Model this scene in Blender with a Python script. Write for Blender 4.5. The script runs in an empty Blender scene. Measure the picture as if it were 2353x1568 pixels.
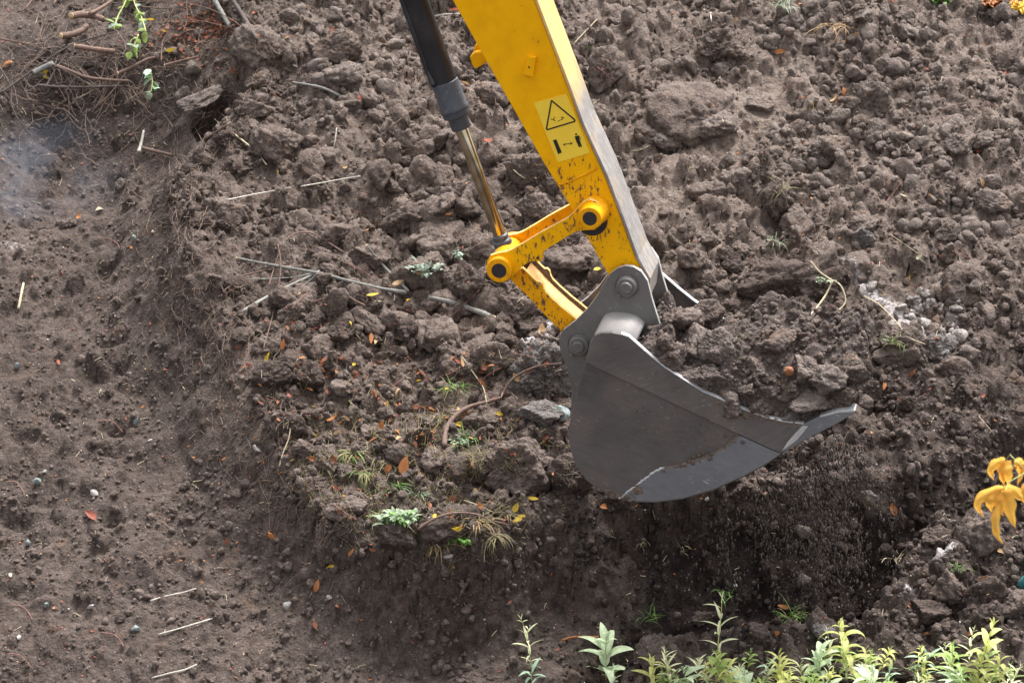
import bpy, bmesh, math, random
import numpy as np
from mathutils import Vector, Matrix, noise as mnoise

random.seed(7)
RNG = np.random.default_rng(11)
R = math.radians
SC = bpy.context.scene
COL = SC.collection

# ------------------------------------------------------------------ camera
PITCH = R(22.0)
DIST = 13.0
FPX = DIST * 560.0                       # focal length in units of the 2352-wide picture
CAM = Vector((0.0, -DIST * math.cos(PITCH), DIST * math.sin(PITCH)))
cd = bpy.data.cameras.new('camera')
cam = bpy.data.objects.new('camera', cd)
COL.objects.link(cam)
cam.location = CAM
cam.rotation_euler = (R(90) - PITCH, 0, 0)
cd.sensor_width = 36.0
cd.lens = FPX / 2352.0 * 36.0
cd.clip_start = 0.1
cd.clip_end = 500
cd.dof.use_dof = True
cd.dof.focus_distance = 13.05
cd.dof.aperture_fstop = 8.0
SC.camera = cam

# ------------------------------------------------------------------ world and sun
SUN_EL, SUN_AZ = R(62), R(32)            # azimuth clockwise from +Y: veiled sun high beyond the heap, a little right
w = bpy.data.worlds.new('World')
SC.world = w
w.use_nodes = True
nt = w.node_tree
nt.nodes.clear()
wo = nt.nodes.new('ShaderNodeOutputWorld')
bg = nt.nodes.new('ShaderNodeBackground')
sky = nt.nodes.new('ShaderNodeTexSky')
sky.sky_type = 'NISHITA'
sky.sun_disc = False
sky.sun_elevation = SUN_EL
sky.sun_rotation = SUN_AZ
sky.dust_density = 6.0
sky.air_density = 1.0
sky.ozone_density = 0.6
hsv = nt.nodes.new('ShaderNodeHueSaturation')
hsv.inputs['Saturation'].default_value = 0.14
bg.inputs['Strength'].default_value = 0.15
nt.links.new(sky.outputs[0], hsv.inputs['Color'])
nt.links.new(hsv.outputs[0], bg.inputs[0])
nt.links.new(bg.outputs[0], wo.inputs[0])
sd = bpy.data.lights.new('sun', 'SUN')
sun = bpy.data.objects.new('sun', sd)
COL.objects.link(sun)
sd.energy = 1.6
sd.angle = R(26)
sd.color = (1.0, 0.965, 0.91)
sdir = Vector((math.sin(SUN_AZ) * math.cos(SUN_EL), math.cos(SUN_AZ) * math.cos(SUN_EL), math.sin(SUN_EL)))
sun.rotation_euler = sdir.to_track_quat('Z', 'Y').to_euler()
sun.location = (4, -6, 12)
SC.view_settings.view_transform = 'Standard'
SC.view_settings.look = 'None'
SC.view_settings.exposure = 1.38
SC.view_settings.gamma = 1.0
SC.cycles.use_denoising = True
SC.cycles.max_bounces = 6
SC.cycles.transparent_max_bounces = 8

# ------------------------------------------------------------------ measuring helpers
FW = Vector((0, math.cos(PITCH), -math.sin(PITCH)))
UP = Vector((0, math.sin(PITCH), math.cos(PITCH)))
YAW = R(11.8)
WV = Vector((math.sin(YAW), math.cos(YAW), 0))        # hinge axis of the excavator, pointing away
UV_ = Vector((math.cos(YAW), -math.sin(YAW), 0))      # horizontal axis in the plane of the arm

def ray(u, v):
    return (FW * FPX + Vector((1, 0, 0)) * (u - 1176) + UP * (784 - v)).normalized()

def P(u, v, wd=0.0):
    """point of the arm plane at hinge offset wd that is measured at (u, v) on the photograph"""
    d = ray(u, v)
    t = (wd - CAM.dot(WV)) / d.dot(WV)
    return CAM + d * t

def tag(o, label=None, cat=None, group=None, kind=None):
    if label: o['label'] = label
    if cat: o['category'] = cat
    if group: o['group'] = group
    if kind: o['kind'] = kind
    return o

def empty(name, loc, label, cat, group=None):
    o = bpy.data.objects.new(name, None)
    o.empty_display_size = 0.05
    COL.objects.link(o)
    o.location = loc
    tag(o, label, cat, group)
    return o

WLOC = {}
def link(name, me, mats, parent=None, loc=None):
    """mesh data given in world space; moved to loc (or to the parent's origin)"""
    o = bpy.data.objects.new(name, me)
    COL.objects.link(o)
    base = Vector((0, 0, 0))
    if parent is not None:
        base = WLOC[parent.name]
        o.parent = parent
    elif loc is not None:
        base = Vector(loc)
        o.location = base
    if base.length > 0:
        me.transform(Matrix.Translation(-base))
    WLOC[o.name] = base.copy()
    for m in (mats if isinstance(mats, (list, tuple)) else [mats]):
        me.materials.append(m)
    return o

def mesh_np(name, V, F, smooth=True, mat_idx=None):
    """V (n,3), F (m,k) all faces with k corners"""
    V = np.asarray(V, dtype=np.float32); F = np.asarray(F, dtype=np.int32)
    me = bpy.data.meshes.new(name)
    me.vertices.add(len(V)); me.vertices.foreach_set('co', V.ravel())
    m, k = F.shape
    me.loops.add(m * k); me.loops.foreach_set('vertex_index', F.ravel())
    me.polygons.add(m)
    me.polygons.foreach_set('loop_start', np.arange(m, dtype=np.int32) * k)
    me.polygons.foreach_set('loop_total', np.full(m, k, dtype=np.int32))
    if mat_idx is not None:
        me.polygons.foreach_set('material_index', np.asarray(mat_idx, dtype=np.int32))
    me.update(calc_edges=True)
    me.polygons.foreach_set('use_smooth', np.full(m, smooth))
    return me

def bm_mesh(name, bm, smooth=False):
    bmesh.ops.recalc_face_normals(bm, faces=bm.faces)
    me = bpy.data.meshes.new(name)
    bm.to_mesh(me); bm.free()
    if smooth:
        for p in me.polygons: p.use_smooth = True
    return me

def bevel(o, wd=0.003, seg=2, ang=35):
    m = o.modifiers.new('bevel', 'BEVEL')
    m.width = wd; m.segments = seg; m.limit_method = 'ANGLE'; m.angle_limit = R(ang)
    m.harden_normals = False
    return o

# ------------------------------------------------------------------ numpy noise
_perm = np.random.default_rng(3).permutation(4096)
_ga = np.random.default_rng(5).random(4096) * 2 * np.pi
_gx, _gy = np.cos(_ga), np.sin(_ga)
def perlin(x, y):
    xi = np.floor(x).astype(np.int64); yi = np.floor(y).astype(np.int64)
    xf = x - xi; yf = y - yi
    def g(ix, iy, fx, fy):
        h = _perm[(_perm[ix & 4095] + iy) & 4095]
        return _gx[h] * fx + _gy[h] * fy
    su = xf * xf * xf * (xf * (xf * 6 - 15) + 10); sv = yf * yf * yf * (yf * (yf * 6 - 15) + 10)
    a = g(xi, yi, xf, yf); b = g(xi + 1, yi, xf - 1, yf)
    c = g(xi, yi + 1, xf, yf - 1); d = g(xi + 1, yi + 1, xf - 1, yf - 1)
    return (a * (1 - su) + b * su) * (1 - sv) + (c * (1 - su) + d * su) * sv
def fbm(x, y, f, octv=4, gain=0.5, off=0.0):
    s = 0; a = 1.0
    for k in range(octv):
        s = s + a * perlin(x * f + 17.3 * k + off, y * f - 9.1 * k + off * 1.7)
        f *= 2.03; a *= gain
    return s
def sst(a, b, x):
    t = np.clip((x - a) / (b - a), 0, 1)
    return t * t * (3 - 2 * t)
def sdist(poly, u, v):
    """signed distance, positive inside"""
    d = np.full(u.shape, 1e9); ins = np.zeros(u.shape, bool)
    n = len(poly)
    for i in range(n):
        ax, ay = poly[i]; bx, by = poly[(i + 1) % n]
        ex, ey = bx - ax, by - ay
        t = np.clip(((u - ax) * ex + (v - ay) * ey) / (ex * ex + ey * ey), 0, 1)
        d = np.minimum(d, np.hypot(u - ax - ex * t, v - ay - ey * t))
        cr = ((ay > v) != (by > v)) & (u < (bx - ax) * (v - ay) / (by - ay + 1e-12) + ax)
        ins ^= cr
    return np.where(ins, d, -d)

# ------------------------------------------------------------------ materials
def mat(name):
    m = bpy.data.materials.new(name); m.use_nodes = True
    n = m.node_tree; n.nodes.clear()
    return m, n, (lambda t, **k: _nd(n, t, k)), n.links.new
def _nd(n, t, k):
    x = n.nodes.new('ShaderNode' + t)
    for a, b in k.items():
        if a.startswith('i_'):
            x.inputs[a[2:].replace('_', ' ')].default_value = b
        else: setattr(x, a, b)
    return x
def ramp(N, stops, interp='LINEAR'):
    r = N('ValToRGB'); cr = r.color_ramp; cr.interpolation = interp
    while len(cr.elements) < len(stops): cr.elements.new(0.5)
    for e, (p, c) in zip(cr.elements, stops):
        e.position = p
        e.color = (c, c, c, 1) if not isinstance(c, (tuple, list)) else (*c[:3], 1)
    return r
def finish(n, N, L, bsdf):
    o = N('OutputMaterial'); L(bsdf.outputs[0], o.inputs['Surface'])
def mixc(N, L, fac, a, b, mode='MIX'):
    m = N('Mix', data_type='RGBA', blend_type=mode)
    for s, i in ((fac, 0), (a, 6), (b, 7)):
        if isinstance(s, (int, float)): m.inputs[i].default_value = s
        elif isinstance(s, tuple): m.inputs[i].default_value = (*s[:3], 1)
        else: L(s, m.inputs[i])
    return m.outputs[2]

def soil_mat(name, dry, mid, dark, coords='Object', masks=False, bump=1.0, fine=1.0):
    m, n, N, L = mat(name)
    tc = N('NewGeometry')
    co = tc.outputs['Position']
    n1 = N('TexNoise', i_Scale=2.3, i_Detail=8.0, i_Roughness=0.62); L(co, n1.inputs['Vector'])
    n2 = N('TexNoise', i_Scale=26.0 * fine, i_Detail=6.0, i_Roughness=0.7); L(co, n2.inputs['Vector'])
    n3 = N('TexNoise', i_Scale=110.0 * fine, i_Detail=4.0, i_Roughness=0.75); L(co, n3.inputs['Vector'])
    r1 = ramp(N, [(0.33, 0.0), (0.68, 1.0)]); L(n1.outputs[0], r1.inputs[0])
    r2 = ramp(N, [(0.32, 0.0), (0.7, 1.0)]); L(n2.outputs[0], r2.inputs[0])
    c = mixc(N, L, r1.outputs[0], mid, dry)
    c = mixc(N, L, r2.outputs[0], dark, c)
    r3 = ramp(N, [(0.3, 0.6), (0.5, 1.0), (0.72, 1.5)]); L(n3.outputs[0], r3.inputs[0])
    c = mixc(N, L, 1.0, c, r3.outputs[0], 'MULTIPLY')
    # rusty patches
    n4 = N('TexNoise', i_Scale=9.0, i_Detail=5.0, i_Roughness=0.7); L(co, n4.inputs['Vector'])
    r4 = ramp(N, [(0.58, 0.0), (0.72, 0.5)]); L(n4.outputs[0], r4.inputs[0])
    c = mixc(N, L, r4.outputs[0], c, tuple(x * y for x, y in zip(mid, (1.35, 1.02, 0.75))))
    if masks:
        at = N('VertexColor', layer_name='mask')
        sp = N('SeparateColor'); L(at.outputs['Color'], sp.inputs[0])
        # R: moist fresh soil plus painted shade of pit and hollow   G: dry pale dust   B: lime-white crust
        c = mixc(N, L, sp.outputs[0], c, mixc(N, L, 1.0, c, (0.28, 0.26, 0.27), 'MULTIPLY'))  # darkens for damp and for the painted shade alike
        c = mixc(N, L, sp.outputs[1], c, mixc(N, L, 0.35, mixc(N, L, 1.0, c, (1.42, 1.40, 1.40), 'MULTIPLY'), (0.20, 0.165, 0.14)))
        nl = N('TexNoise', i_Scale=38.0, i_Detail=5.0, i_Roughness=0.7); L(co, nl.inputs['Vector'])
        ml = N('Math', operation='MULTIPLY'); L(nl.outputs[0], ml.inputs[0]); L(sp.outputs[2], ml.inputs[1])
        rl = ramp(N, [(0.30, 0.0), (0.44, 0.85)]); L(ml.outputs[0], rl.inputs[0])
        c = mixc(N, L, rl.outputs[0], c, (0.42, 0.39, 0.39))
    # sparse pale grit
    vo = N('TexVoronoi', feature='F1', i_Scale=62.0 * fine); L(co, vo.inputs['Vector'])
    lt = N('Math', operation='LESS_THAN'); L(vo.outputs['Distance'], lt.inputs[0]); lt.inputs[1].default_value = 0.16
    sc = N('SeparateColor'); L(vo.outputs['Color'], sc.inputs[0])
    gt = N('Math', operation='GREATER_THAN'); L(sc.outputs[0], gt.inputs[0]); gt.inputs[1].default_value = 0.84
    mu = N('Math', operation='MULTIPLY'); L(lt.outputs[0], mu.inputs[0]); L(gt.outputs[0], mu.inputs[1])
    c = mixc(N, L, mu.outputs[0], c, (0.30, 0.27, 0.24))
    b = N('BsdfPrincipled', i_Roughness=0.93); L(c, b.inputs['Base Color'])
    b.inputs['Specular IOR Level'].default_value = 0.18
    # crumbly relief
    vb = N('TexVoronoi', feature='SMOOTH_F1', i_Scale=70.0 * fine, i_Smoothness=0.35, i_Randomness=1.0)
    wn = N('TexNoise', i_Scale=30.0, i_Detail=3.0); L(co, wn.inputs['Vector'])
    ad = N('VectorMath', operation='MULTIPLY_ADD'); L(wn.outputs['Color'], ad.inputs[0]); ad.inputs[1].default_value = (0.03, 0.03, 0.03); L(co, ad.inputs[2])
    L(ad.outputs[0], vb.inputs['Vector'])
    nb = N('TexNoise', i_Scale=60.0 * fine, i_Detail=7.0, i_Roughness=0.72); L(co, nb.inputs['Vector'])
    sb = N('Math', operation='SUBTRACT'); L(nb.outputs[0], sb.inputs[0])
    mb = N('Math', operation='MULTIPLY'); L(vb.outputs['Distance'], mb.inputs[0]); mb.inputs[1].default_value = 0.55
    L(mb.outputs[0], sb.inputs[1])
    bp = N('Bump', i_Strength=0.85 * bump, i_Distance=0.012); L(sb.outputs[0], bp.inputs['Height'])
    L(bp.outputs[0], b.inputs['Normal'])
    finish(n, N, L, b)
    return m

def plain(name, col, rough=0.7, metal=0.0, var=0.25, scale=20.0, bump=0.3, bdist=0.004, spec=0.4, stretch=None, trans=0.0):
    m, n, N, L = mat(name)
    tc = N('TexCoord'); co = tc.outputs['Object']
    if stretch:
        mp = N('Mapping'); mp.inputs['Scale'].default_value = stretch; L(co, mp.inputs['Vector']); co = mp.outputs[0]
    n1 = N('TexNoise', i_Scale=scale, i_Detail=5.0, i_Roughness=0.65); L(co, n1.inputs['Vector'])
    r1 = ramp(N, [(0.3, tuple(x * (1 - var) for x in col)), (0.7, tuple(min(1, x * (1 + var)) for x in col))]); L(n1.outputs[0], r1.inputs[0])
    b = N('BsdfPrincipled', i_Roughness=rough, i_Metallic=metal)
    b.inputs['Specular IOR Level'].default_value = spec
    oi = N('ObjectInfo'); hs = N('HueSaturation'); L(r1.outputs[0], hs.inputs['Color'])
    mr = N('MapRange'); L(oi.outputs['Random'], mr.inputs[0]); mr.inputs[3].default_value = 0.78; mr.inputs[4].default_value = 1.18
    L(mr.outputs[0], hs.inputs['Value'])
    L(hs.outputs[0], b.inputs['Base Color'])
    bp = N('Bump', i_Strength=bump, i_Distance=bdist); L(n1.outputs[0], bp.inputs['Height']); L(bp.outputs[0], b.inputs['Normal'])
    if trans > 0:
        t = N('BsdfTranslucent'); L(hs.outputs[0], t.inputs[0])
        mx = N('MixShader'); mx.inputs[0].default_value = trans
        L(b.outputs[0], mx.inputs[1]); L(t.outputs[0], mx.inputs[2]); b = mx
    finish(n, N, L, b)
    return m

M = {}
M['ground'] = soil_mat('ground_soil', (0.190, 0.149, 0.129), (0.120, 0.092, 0.079), (0.052, 0.039, 0.034), masks=True)
M['clod'] = soil_mat('clod_soil', (0.212, 0.168, 0.146), (0.150, 0.117, 0.101), (0.066, 0.050, 0.044), bump=1.0)
M['clod_dry'] = soil_mat('clod_dry_soil', (0.252, 0.206, 0.182), (0.182, 0.147, 0.129), (0.080, 0.064, 0.058), bump=1.0)
M['clod_lime'] = soil_mat('lime_crusted_clod', (0.50, 0.47, 0.45), (0.33, 0.30, 0.285), (0.12, 0.10, 0.09), bump=1.0)
M['clod_wet_shade'] = soil_mat('wet_shaded_soil', (0.060, 0.046, 0.041), (0.040, 0.030, 0.027), (0.020, 0.015, 0.014), bump=1.1)  # wet pit soil, darkened further to carry the shade of the pit
M['clod_dark'] = soil_mat('clod_moist_soil', (0.130, 0.100, 0.087), (0.090, 0.067, 0.058), (0.042, 0.031, 0.027), bump=1.1)
M['clod_pale'] = soil_mat('clod_ashy_soil', (0.27, 0.255, 0.25), (0.185, 0.165, 0.155), (0.085, 0.072, 0.066), bump=1.3)
M['falling'] = soil_mat('falling_soil_material', (0.17, 0.138, 0.122), (0.11, 0.087, 0.077), (0.05, 0.039, 0.035))
# ------------------------------------------------------------------ the ground, one sheet
SLOPE = 0.364
def base_z(y):
    yc = np.clip(y, -2.2, 6.5)
    return -1.003 + SLOPE * yc + 0.04 * np.clip(y - 6.5, 0, 60)
def project(x, y, z):
    dx = x - CAM.x; dy = y - CAM.y; dz = z - CAM.z
    dep = dy * FW.y + dz * FW.z
    dep = np.maximum(dep, 2.0)
    return 1176 + FPX * dx / dep, 784 - FPX * (dy * UP.y + dz * UP.z) / dep

def axis(lo, hi, step, far, n):
    core = np.arange(lo, hi + step / 2, step)
    g = np.geomspace(step * 2, far, n)
    return np.concatenate([(lo - np.cumsum(g))[::-1], core, hi + np.cumsum(g)])
XS = axis(-2.75, 2.75, 0.0078, 14, 26)
YS = axis(-1.7, 4.9, 0.0095, 14, 26)
X, Y = np.meshgrid(XS, YS)
ZB = base_z(Y)
U, Vv = project(X, Y, ZB)
wu = 38 * fbm(X, Y, 1.7, 4, 0.55, 3.0) + 10 * fbm(X, Y, 9, 2, 0.5, 1.0)
wv = 38 * fbm(X, Y, 1.7, 4, 0.55, 8.0) + 10 * fbm(X, Y, 9, 2, 0.5, 6.0)
Uw, Vw = U + wu, Vv + wv
POLY_M = [(330, -400), (560, 120), (500, 300), (395, 420), (415, 620), (505, 800), (585, 950), (660, 1080), (745, 1190),
          (870, 1275), (1080, 1275), (1270, 1200), (1480, 1160), (1800, 1150), (2050, 1130), (2200, 1060), (2380, 985), (3000, 850), (3000, -900), (330, -900)]
POLY_R = [(1380, 2300), (1440, 1560), (1500, 1490), (1720, 1450), (1950, 1420), (2040, 1330), (2070, 1255), (2220, 1150), (2400, 1040),
          (3000, 940), (3000, 2300)]
dM = sdist(POLY_M, Uw, Vw)
dR = sdist(POLY_R, Uw, Vw)
left_side = sst(1000, 500, Uw)
pit = np.exp(-(((Uw - 1790) / 400.0) ** 2 + ((Vw - 1320) / 150.0) ** 2) ** 1.3)
Dmax = 0.36 + 0.42 * pit + 0.14 * sst(1250, 1480, Uw) * sst(2300, 2100, Uw)
doM = np.maximum(0, -dM) / 420.0; doR = np.maximum(0, -dR) / 420.0
def smin(a, b, k): 
    h = np.clip(0.5 + 0.5 * (b - a) / k, 0, 1); return b * (1 - h) + a * h - k * h * (1 - h)
drop = smin(smin((1.75 - 0.80 * left_side) * doM, 2.6 * doR, 0.06), Dmax, 0.12)
drop = np.maximum(drop, 0)
inM = sst(-85, 18, dM); inR = sst(-60, 20, dR)
low = (1 - inM) * (1 - inR)
H = -drop
H += 0.05 * np.exp(-((dM - 40) / 45.0) ** 2)
# undercut below the overhanging brink left of the bucket
H -= 0.10 * np.exp(-((dM + 60) / 40.0) ** 2) * sst(760, 880, Uw) * sst(1450, 1300, Uw)
# cavity under the root slab, top left
cav0 = np.exp(-(((U - 500 + 0.5 * (Vv - 250)) / 42.0) ** 2 + ((Vv - 250) / 50.0) ** 2) ** 2.0)
# hollow beside the cut branches at top left
H -= 0.20 * np.exp(-((U - 120) / 240.0) ** 2 - ((Vv - 240) / 120.0) ** 2)
H += 0.13 * np.exp(-((U - 260) / 260.0) ** 2 - ((Vv - 10) / 80.0) ** 2)
# broad undulation
H += 0.085 * fbm(X, Y, 0.9, 3, 0.5, 2.0) + 0.035 * fbm(X, Y, 3.2, 3, 0.5, 5.0)
# crevices in the upper heap
for (cx, cy, rx, ry, dp, an) in [(1510, 355, 90, 16, 0.11, -0.3), (880, 490, 60, 20, 0.08, 0.6), (1160, 760, 80, 22, 0.07, 0.1),
                                 (1740, 480, 70, 22, 0.08, 0.7), (1990, 900, 110, 40, 0.10, 0.3), (1300, 1140, 150, 20, 0.07, 0.0),
                                 (265, 420, 26, 9, 0.05, 0), (245, 625, 32, 14, 0.07, 0.3), (262, 838, 34, 12, 0.06, 0), (60, 995, 40, 13, 0.05, 0),
                                 (250, 1040, 35, 13, 0.06, 0.2), (40, 1190, 40, 14, 0.06, 0)]:
    ca, sa = math.cos(an), math.sin(an)
    a = ((Uw - cx) * ca + (Vw - cy) * sa) / rx; b = (-(Uw - cx) * sa + (Vw - cy) * ca) / ry
    H -= dp * np.exp(-(a * a + b * b) ** 1.1)

smoothband = sst(0, 60, sdist([(1250, 620), (1560, 330), (1750, 120), (1880, 130), (1860, 220), (1640, 400), (1400, 640)], Uw, Vw))
rough = np.clip(inM * (1 - 0.8 * smoothband) + 0.75 * inR + 0.27, 0, 1)
wall = sst(0.01, 0.05, drop) * sst(0.0, 0.10, Dmax - drop)
rough = rough * (1 - 0.8 * wall)
streak = fbm(X * 0.9 + Y * 1.6, Y * 0.5 - X * 0.3, 3.4, 4, 0.6, 4.0)
H += (0.012 + 0.026 * rough) * fbm(X, Y, 7.5, 5, 0.58, 7.0)
H += 0.016 * streak * (1 - rough)

# angular lumps stamped into the sheet, small to large, so that they sit on one another
dx_, dy_ = 0.0078, 0.0095
nlump = 0
ix0 = int(np.searchsorted(XS, -2.75)); iy0 = int(np.searchsorted(YS, -1.7))
def stamp(cx, cy, r, hgt, rg):
    global nlump
    i0 = int(np.searchsorted(XS, cx - 1.5 * r)); i1 = int(np.searchsorted(XS, cx + 1.5 * r))
    j0 = int(np.searchsorted(YS, cy - 1.5 * r)); j1 = int(np.searchsorted(YS, cy + 1.5 * r))
    if i1 - i0 < 3 or j1 - j0 < 3: return
    x = (X[j0:j1, i0:i1] - cx) / r; y = (Y[j0:j1, i0:i1] - cy) / r
    K = rg.integers(5, 9)
    a0 = rg.random() * 6.28
    tilt = rg.normal(0, 0.28, 2)
    z = 0.85 + tilt[0] * x + tilt[1] * y
    for k in range(K):
        a = a0 + 6.283 * (k + rg.random() * 0.7) / K
        st = rg.uniform(1.1, 3.2); e = rg.uniform(0.7, 1.05)
        z = np.minimum(z, st * (e - (x * math.cos(a) + y * math.sin(a))))
    z = np.where(z > 0, z, 0)
    z = np.where(z > 0.02, 0.30 + 0.70 * (z - 0.18 * z * z), 0)
    b = H[j0:j1, i0:i1]
    jc, ic = (j1 - j0) // 2, (i1 - i0) // 2
    base = 0.55 * b + 0.45 * b[jc, ic]
    H[j0:j1, i0:i1] = np.where(z > 0.02, np.maximum(b, base - 0.10 * r + hgt * r * z), b)
    nlump += 1
rg = np.random.default_rng(21)
def dens(u, v):
    """lump size class by place on the photograph"""
    return 0
roughI = rough
def rough_at(x, y):
    i = min(max(int(np.searchsorted(XS, x)), 0), len(XS) - 1); j = min(max(int(np.searchsorted(YS, y)), 0), len(YS) - 1)
    return rough[j, i], U[j, i], Vv[j, i]
for (cnt, lo, hi) in [(700, 0.045, 0.10), (3600, 0.022, 0.050), (9000, 0.014, 0.030), (16000, 0.008, 0.016)]:
    for k in range(cnt):
        x = rg.uniform(-2.6, 2.6); y = rg.uniform(-1.5, 4.7)
        rr, u_, v_ = rough_at(x, y)
        pr = rr
        if lo >= 0.028:
            pr = rr ** 2.0 * (1.0 if (u_ > 700) else 0.35)
            if 620 < u_ < 1180 and 620 < v_ < 1250: pr *= 0.4
            if lo > 0.045 and not (760 < u_ < 1500 or u_ > 1980): pr *= 0.5
        elif lo < 0.014:
            pr = rr + 0.12
        if rg.random() > pr: continue
        r = lo * (hi / lo) ** (rg.random() ** 1.6)
        stamp(x, y, r, rg.uniform(0.7, 1.55), rg)
H += (0.005 + 0.004 * rough) * fbm(X, Y, 30, 3, 0.7, 9.0) * np.where((np.abs(X) < 2.9) & (Y > -1.9) & (Y < 5.1), 1, 0)
Z = ZB + H

ny, nx = Z.shape
def hz(x, y):
    fi = np.clip(np.interp(x, XS, np.arange(nx)), 0, nx - 1.001); fj = np.clip(np.interp(y, YS, np.arange(ny)), 0, ny - 1.001)
    i = fi.astype(int); j = fj.astype(int); a = fi - i; b = fj - j
    return (Z[j, i] * (1 - a) + Z[j, i + 1] * a) * (1 - b) + (Z[j + 1, i] * (1 - a) + Z[j + 1, i + 1] * a) * b
def hits(us, vs):
    """where the sight lines through these picture points meet the ground"""
    us = np.asarray(us, float); vs = np.asarray(vs, float)
    D = np.stack([us - 1176, FPX * FW.y + UP.y * (784 - vs), FPX * FW.z + UP.z * (784 - vs)], -1)
    D /= np.linalg.norm(D, axis=1)[:, None]
    t = np.full(len(us), 10.2); live = np.ones(len(us), bool)
    for s in range(760):
        x = CAM.x + D[:, 0] * t; y = CAM.y + D[:, 1] * t; z = CAM.z + D[:, 2] * t
        live &= z > hz(x, y)
        t = np.where(live, t + 0.012, t)
        if not live.any(): break
    lo = t - 0.012; hi = t
    for s in range(6):
        mi = (lo + hi) / 2
        ab = (CAM.z + D[:, 2] * mi) > hz(CAM.x + D[:, 0] * mi, CAM.y + D[:, 1] * mi)
        lo = np.where(ab, mi, lo); hi = np.where(ab, hi, mi)
    Pn = np.array(CAM)[None] + D * hi[:, None]
    return Pn, hi, D
_hits_ground = hits
SPH = []            # (x, y, z, radius) of every lump that lies on the ground, so that litter can rest on it
SPH_ON = [False]
def hits(us, vs):
    Pn, t, D = _hits_ground(us, vs)
    if SPH_ON[0] and len(SPH):
        S = np.array(SPH); oc = np.array(CAM)[None] - S[:, :3]; cc = (oc ** 2).sum(1) - S[:, 3] ** 2
        for a in range(0, len(t), 400):
            b = D[a:a + 400] @ oc.T; disc = b * b - cc[None]
            th = np.where(disc > 0, -b - np.sqrt(np.maximum(disc, 0)), 1e9).min(1)
            t[a:a + 400] = np.minimum(t[a:a + 400], th)
        Pn = np.array(CAM)[None] + D * t[:, None]
    return Pn, t, D
def gp(u, v, lift=0.0):
    p, t, d = hits([u], [v])
    return Vector(p[0]) + Vector((0, 0, lift))
# holes, placed where the sight line meets the finished surface
def dent(u, v, rx, ry, depth, pw=1.5):
    global Z
    p = gp(u, v)
    Z = Z - depth * np.exp(-(((X - p.x) / rx) ** 2 + ((Y - p.y) / ry) ** 2) ** pw)
dent(512, 232, 0.10, 0.11, 0.75, 2.0)
dent(490, 300, 0.08, 0.10, 0.40, 2.0)
for (a_, b_, r_) in [(265, 415, 0.045), (245, 615, 0.055), (262, 832, 0.050), (60, 990, 0.055), (250, 1030, 0.05), (40, 1185, 0.055), (130, 300, 0.09)]:
    dent(a_, b_, r_ * 1.25, r_ * 0.8, r_ * 1.1, 1.2)
U2, V2 = project(X, Y, Z)
# rough up the steep faces sideways as well, so that they crumble instead of running in streaks
gzx = np.gradient(Z, axis=1) / np.gradient(X, axis=1); gzy = np.gradient(Z, axis=0) / np.gradient(Y, axis=0)
steep = np.clip((np.hypot(gzx, gzy) - 0.9) / 2.0, 0, 1)
XM = X + steep * (0.020 * fbm(X * 1.0 + Y * 0.4, Z * 1.0, 17, 4, 0.65, 70.0) + 0.006 * fbm(X, Z, 70, 2, 0.6, 71.0))
YM = Y + steep * (0.034 * fbm(X * 1.0, Z * 1.0, 14, 4, 0.65, 80.0) + 0.008 * fbm(X, Z, 70, 2, 0.6, 81.0))
idx = np.arange(ny * nx).reshape(ny, nx)
F = np.stack([idx[:-1, :-1], idx[:-1, 1:], idx[1:, 1:], idx[1:, :-1]], -1).reshape(-1, 4)
me = mesh_np('ground', np.stack([XM, YM, Z], -1).reshape(-1, 3), F)
Uw, Vw = U2 + wu, V2 + wv
# colour masks: moist soil with pit and hollow shade painted in, pale dust, lime crust
nz = fbm(X, Y, 2.2, 4, 0.55, 12.0)
fresh = np.clip(sst(1150, 1600, Uw) * sst(1080, 1230, Vw) * (1 - 0.75 * inR), 0, 1)  # moist pit soil, its tone also carrying the shade down there
fresh = np.maximum(fresh, sst(540, 760, Uw) * sst(1020, 1270, Vw) * 0.50 * sst(1700, 1380, Vw))
fresh = np.maximum(fresh, 0.9 * np.exp(-((Uw - 210) / 270.0) ** 4 - ((Vw - 225) / 190.0) ** 4))  # shade of the upper-left hollow, painted as darker soil
fresh = np.maximum(fresh, 1.3 * np.exp(-(((Uw - 1750) / 360.0) ** 2 + ((Vw - 1290) / 120.0) ** 2) ** 1.5))  # shade in the depth of the pit, painted over the damp
fresh = np.maximum(fresh, 0.45 * sst(640, 420, Uw))
fresh = np.maximum(fresh, 0.8 * np.exp(-((Uw - 80) / 150.0) ** 2 - ((Vw - 350) / 90.0) ** 2))  # more shade painted into the hollow at the left edge
fresh = np.maximum(fresh, 0.55 * sst(1500, 1750, Uw) * sst(650, 900, Vw))
fresh = np.clip(fresh + 0.55 * np.clip(nz, 0, 1) * 0.8 - 0.15, 0, 1)
dust = np.clip(sst(900, 350, Vw) * sst(560, 900, Uw) * (0.75 + 0.9 * nz) + 0.9 * smoothband, 0, 1)
dust = np.maximum(dust, 0.25 * sst(0.1, 0.5, fbm(X, Y, 1.1, 4, 0.6, 30.0)))
lime = np.zeros_like(X)
for (cx, cy, rx, ry, an) in [(1990, 640, 95, 30, 0.95), (2080, 730, 120, 26, 0.75), (2190, 690, 75, 22, 1.1), (2160, 800, 55, 32, 0.2),
                             (2160, 1256, 62, 13, -0.35), (2090, 1345, 62, 12, -0.4), (2270, 1348, 55, 12, -0.3), (20, 565, 70, 22, 0.1), (1250, 785, 60, 40, -0.6)]:
    ca, sa = math.cos(an), math.sin(an)
    a = ((Uw - cx) * ca + (Vw - cy) * sa) / rx; b = (-(Uw - cx) * sa + (Vw - cy) * ca) / ry
    lime = np.maximum(lime, np.exp(-(a * a + b * b)))
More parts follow.
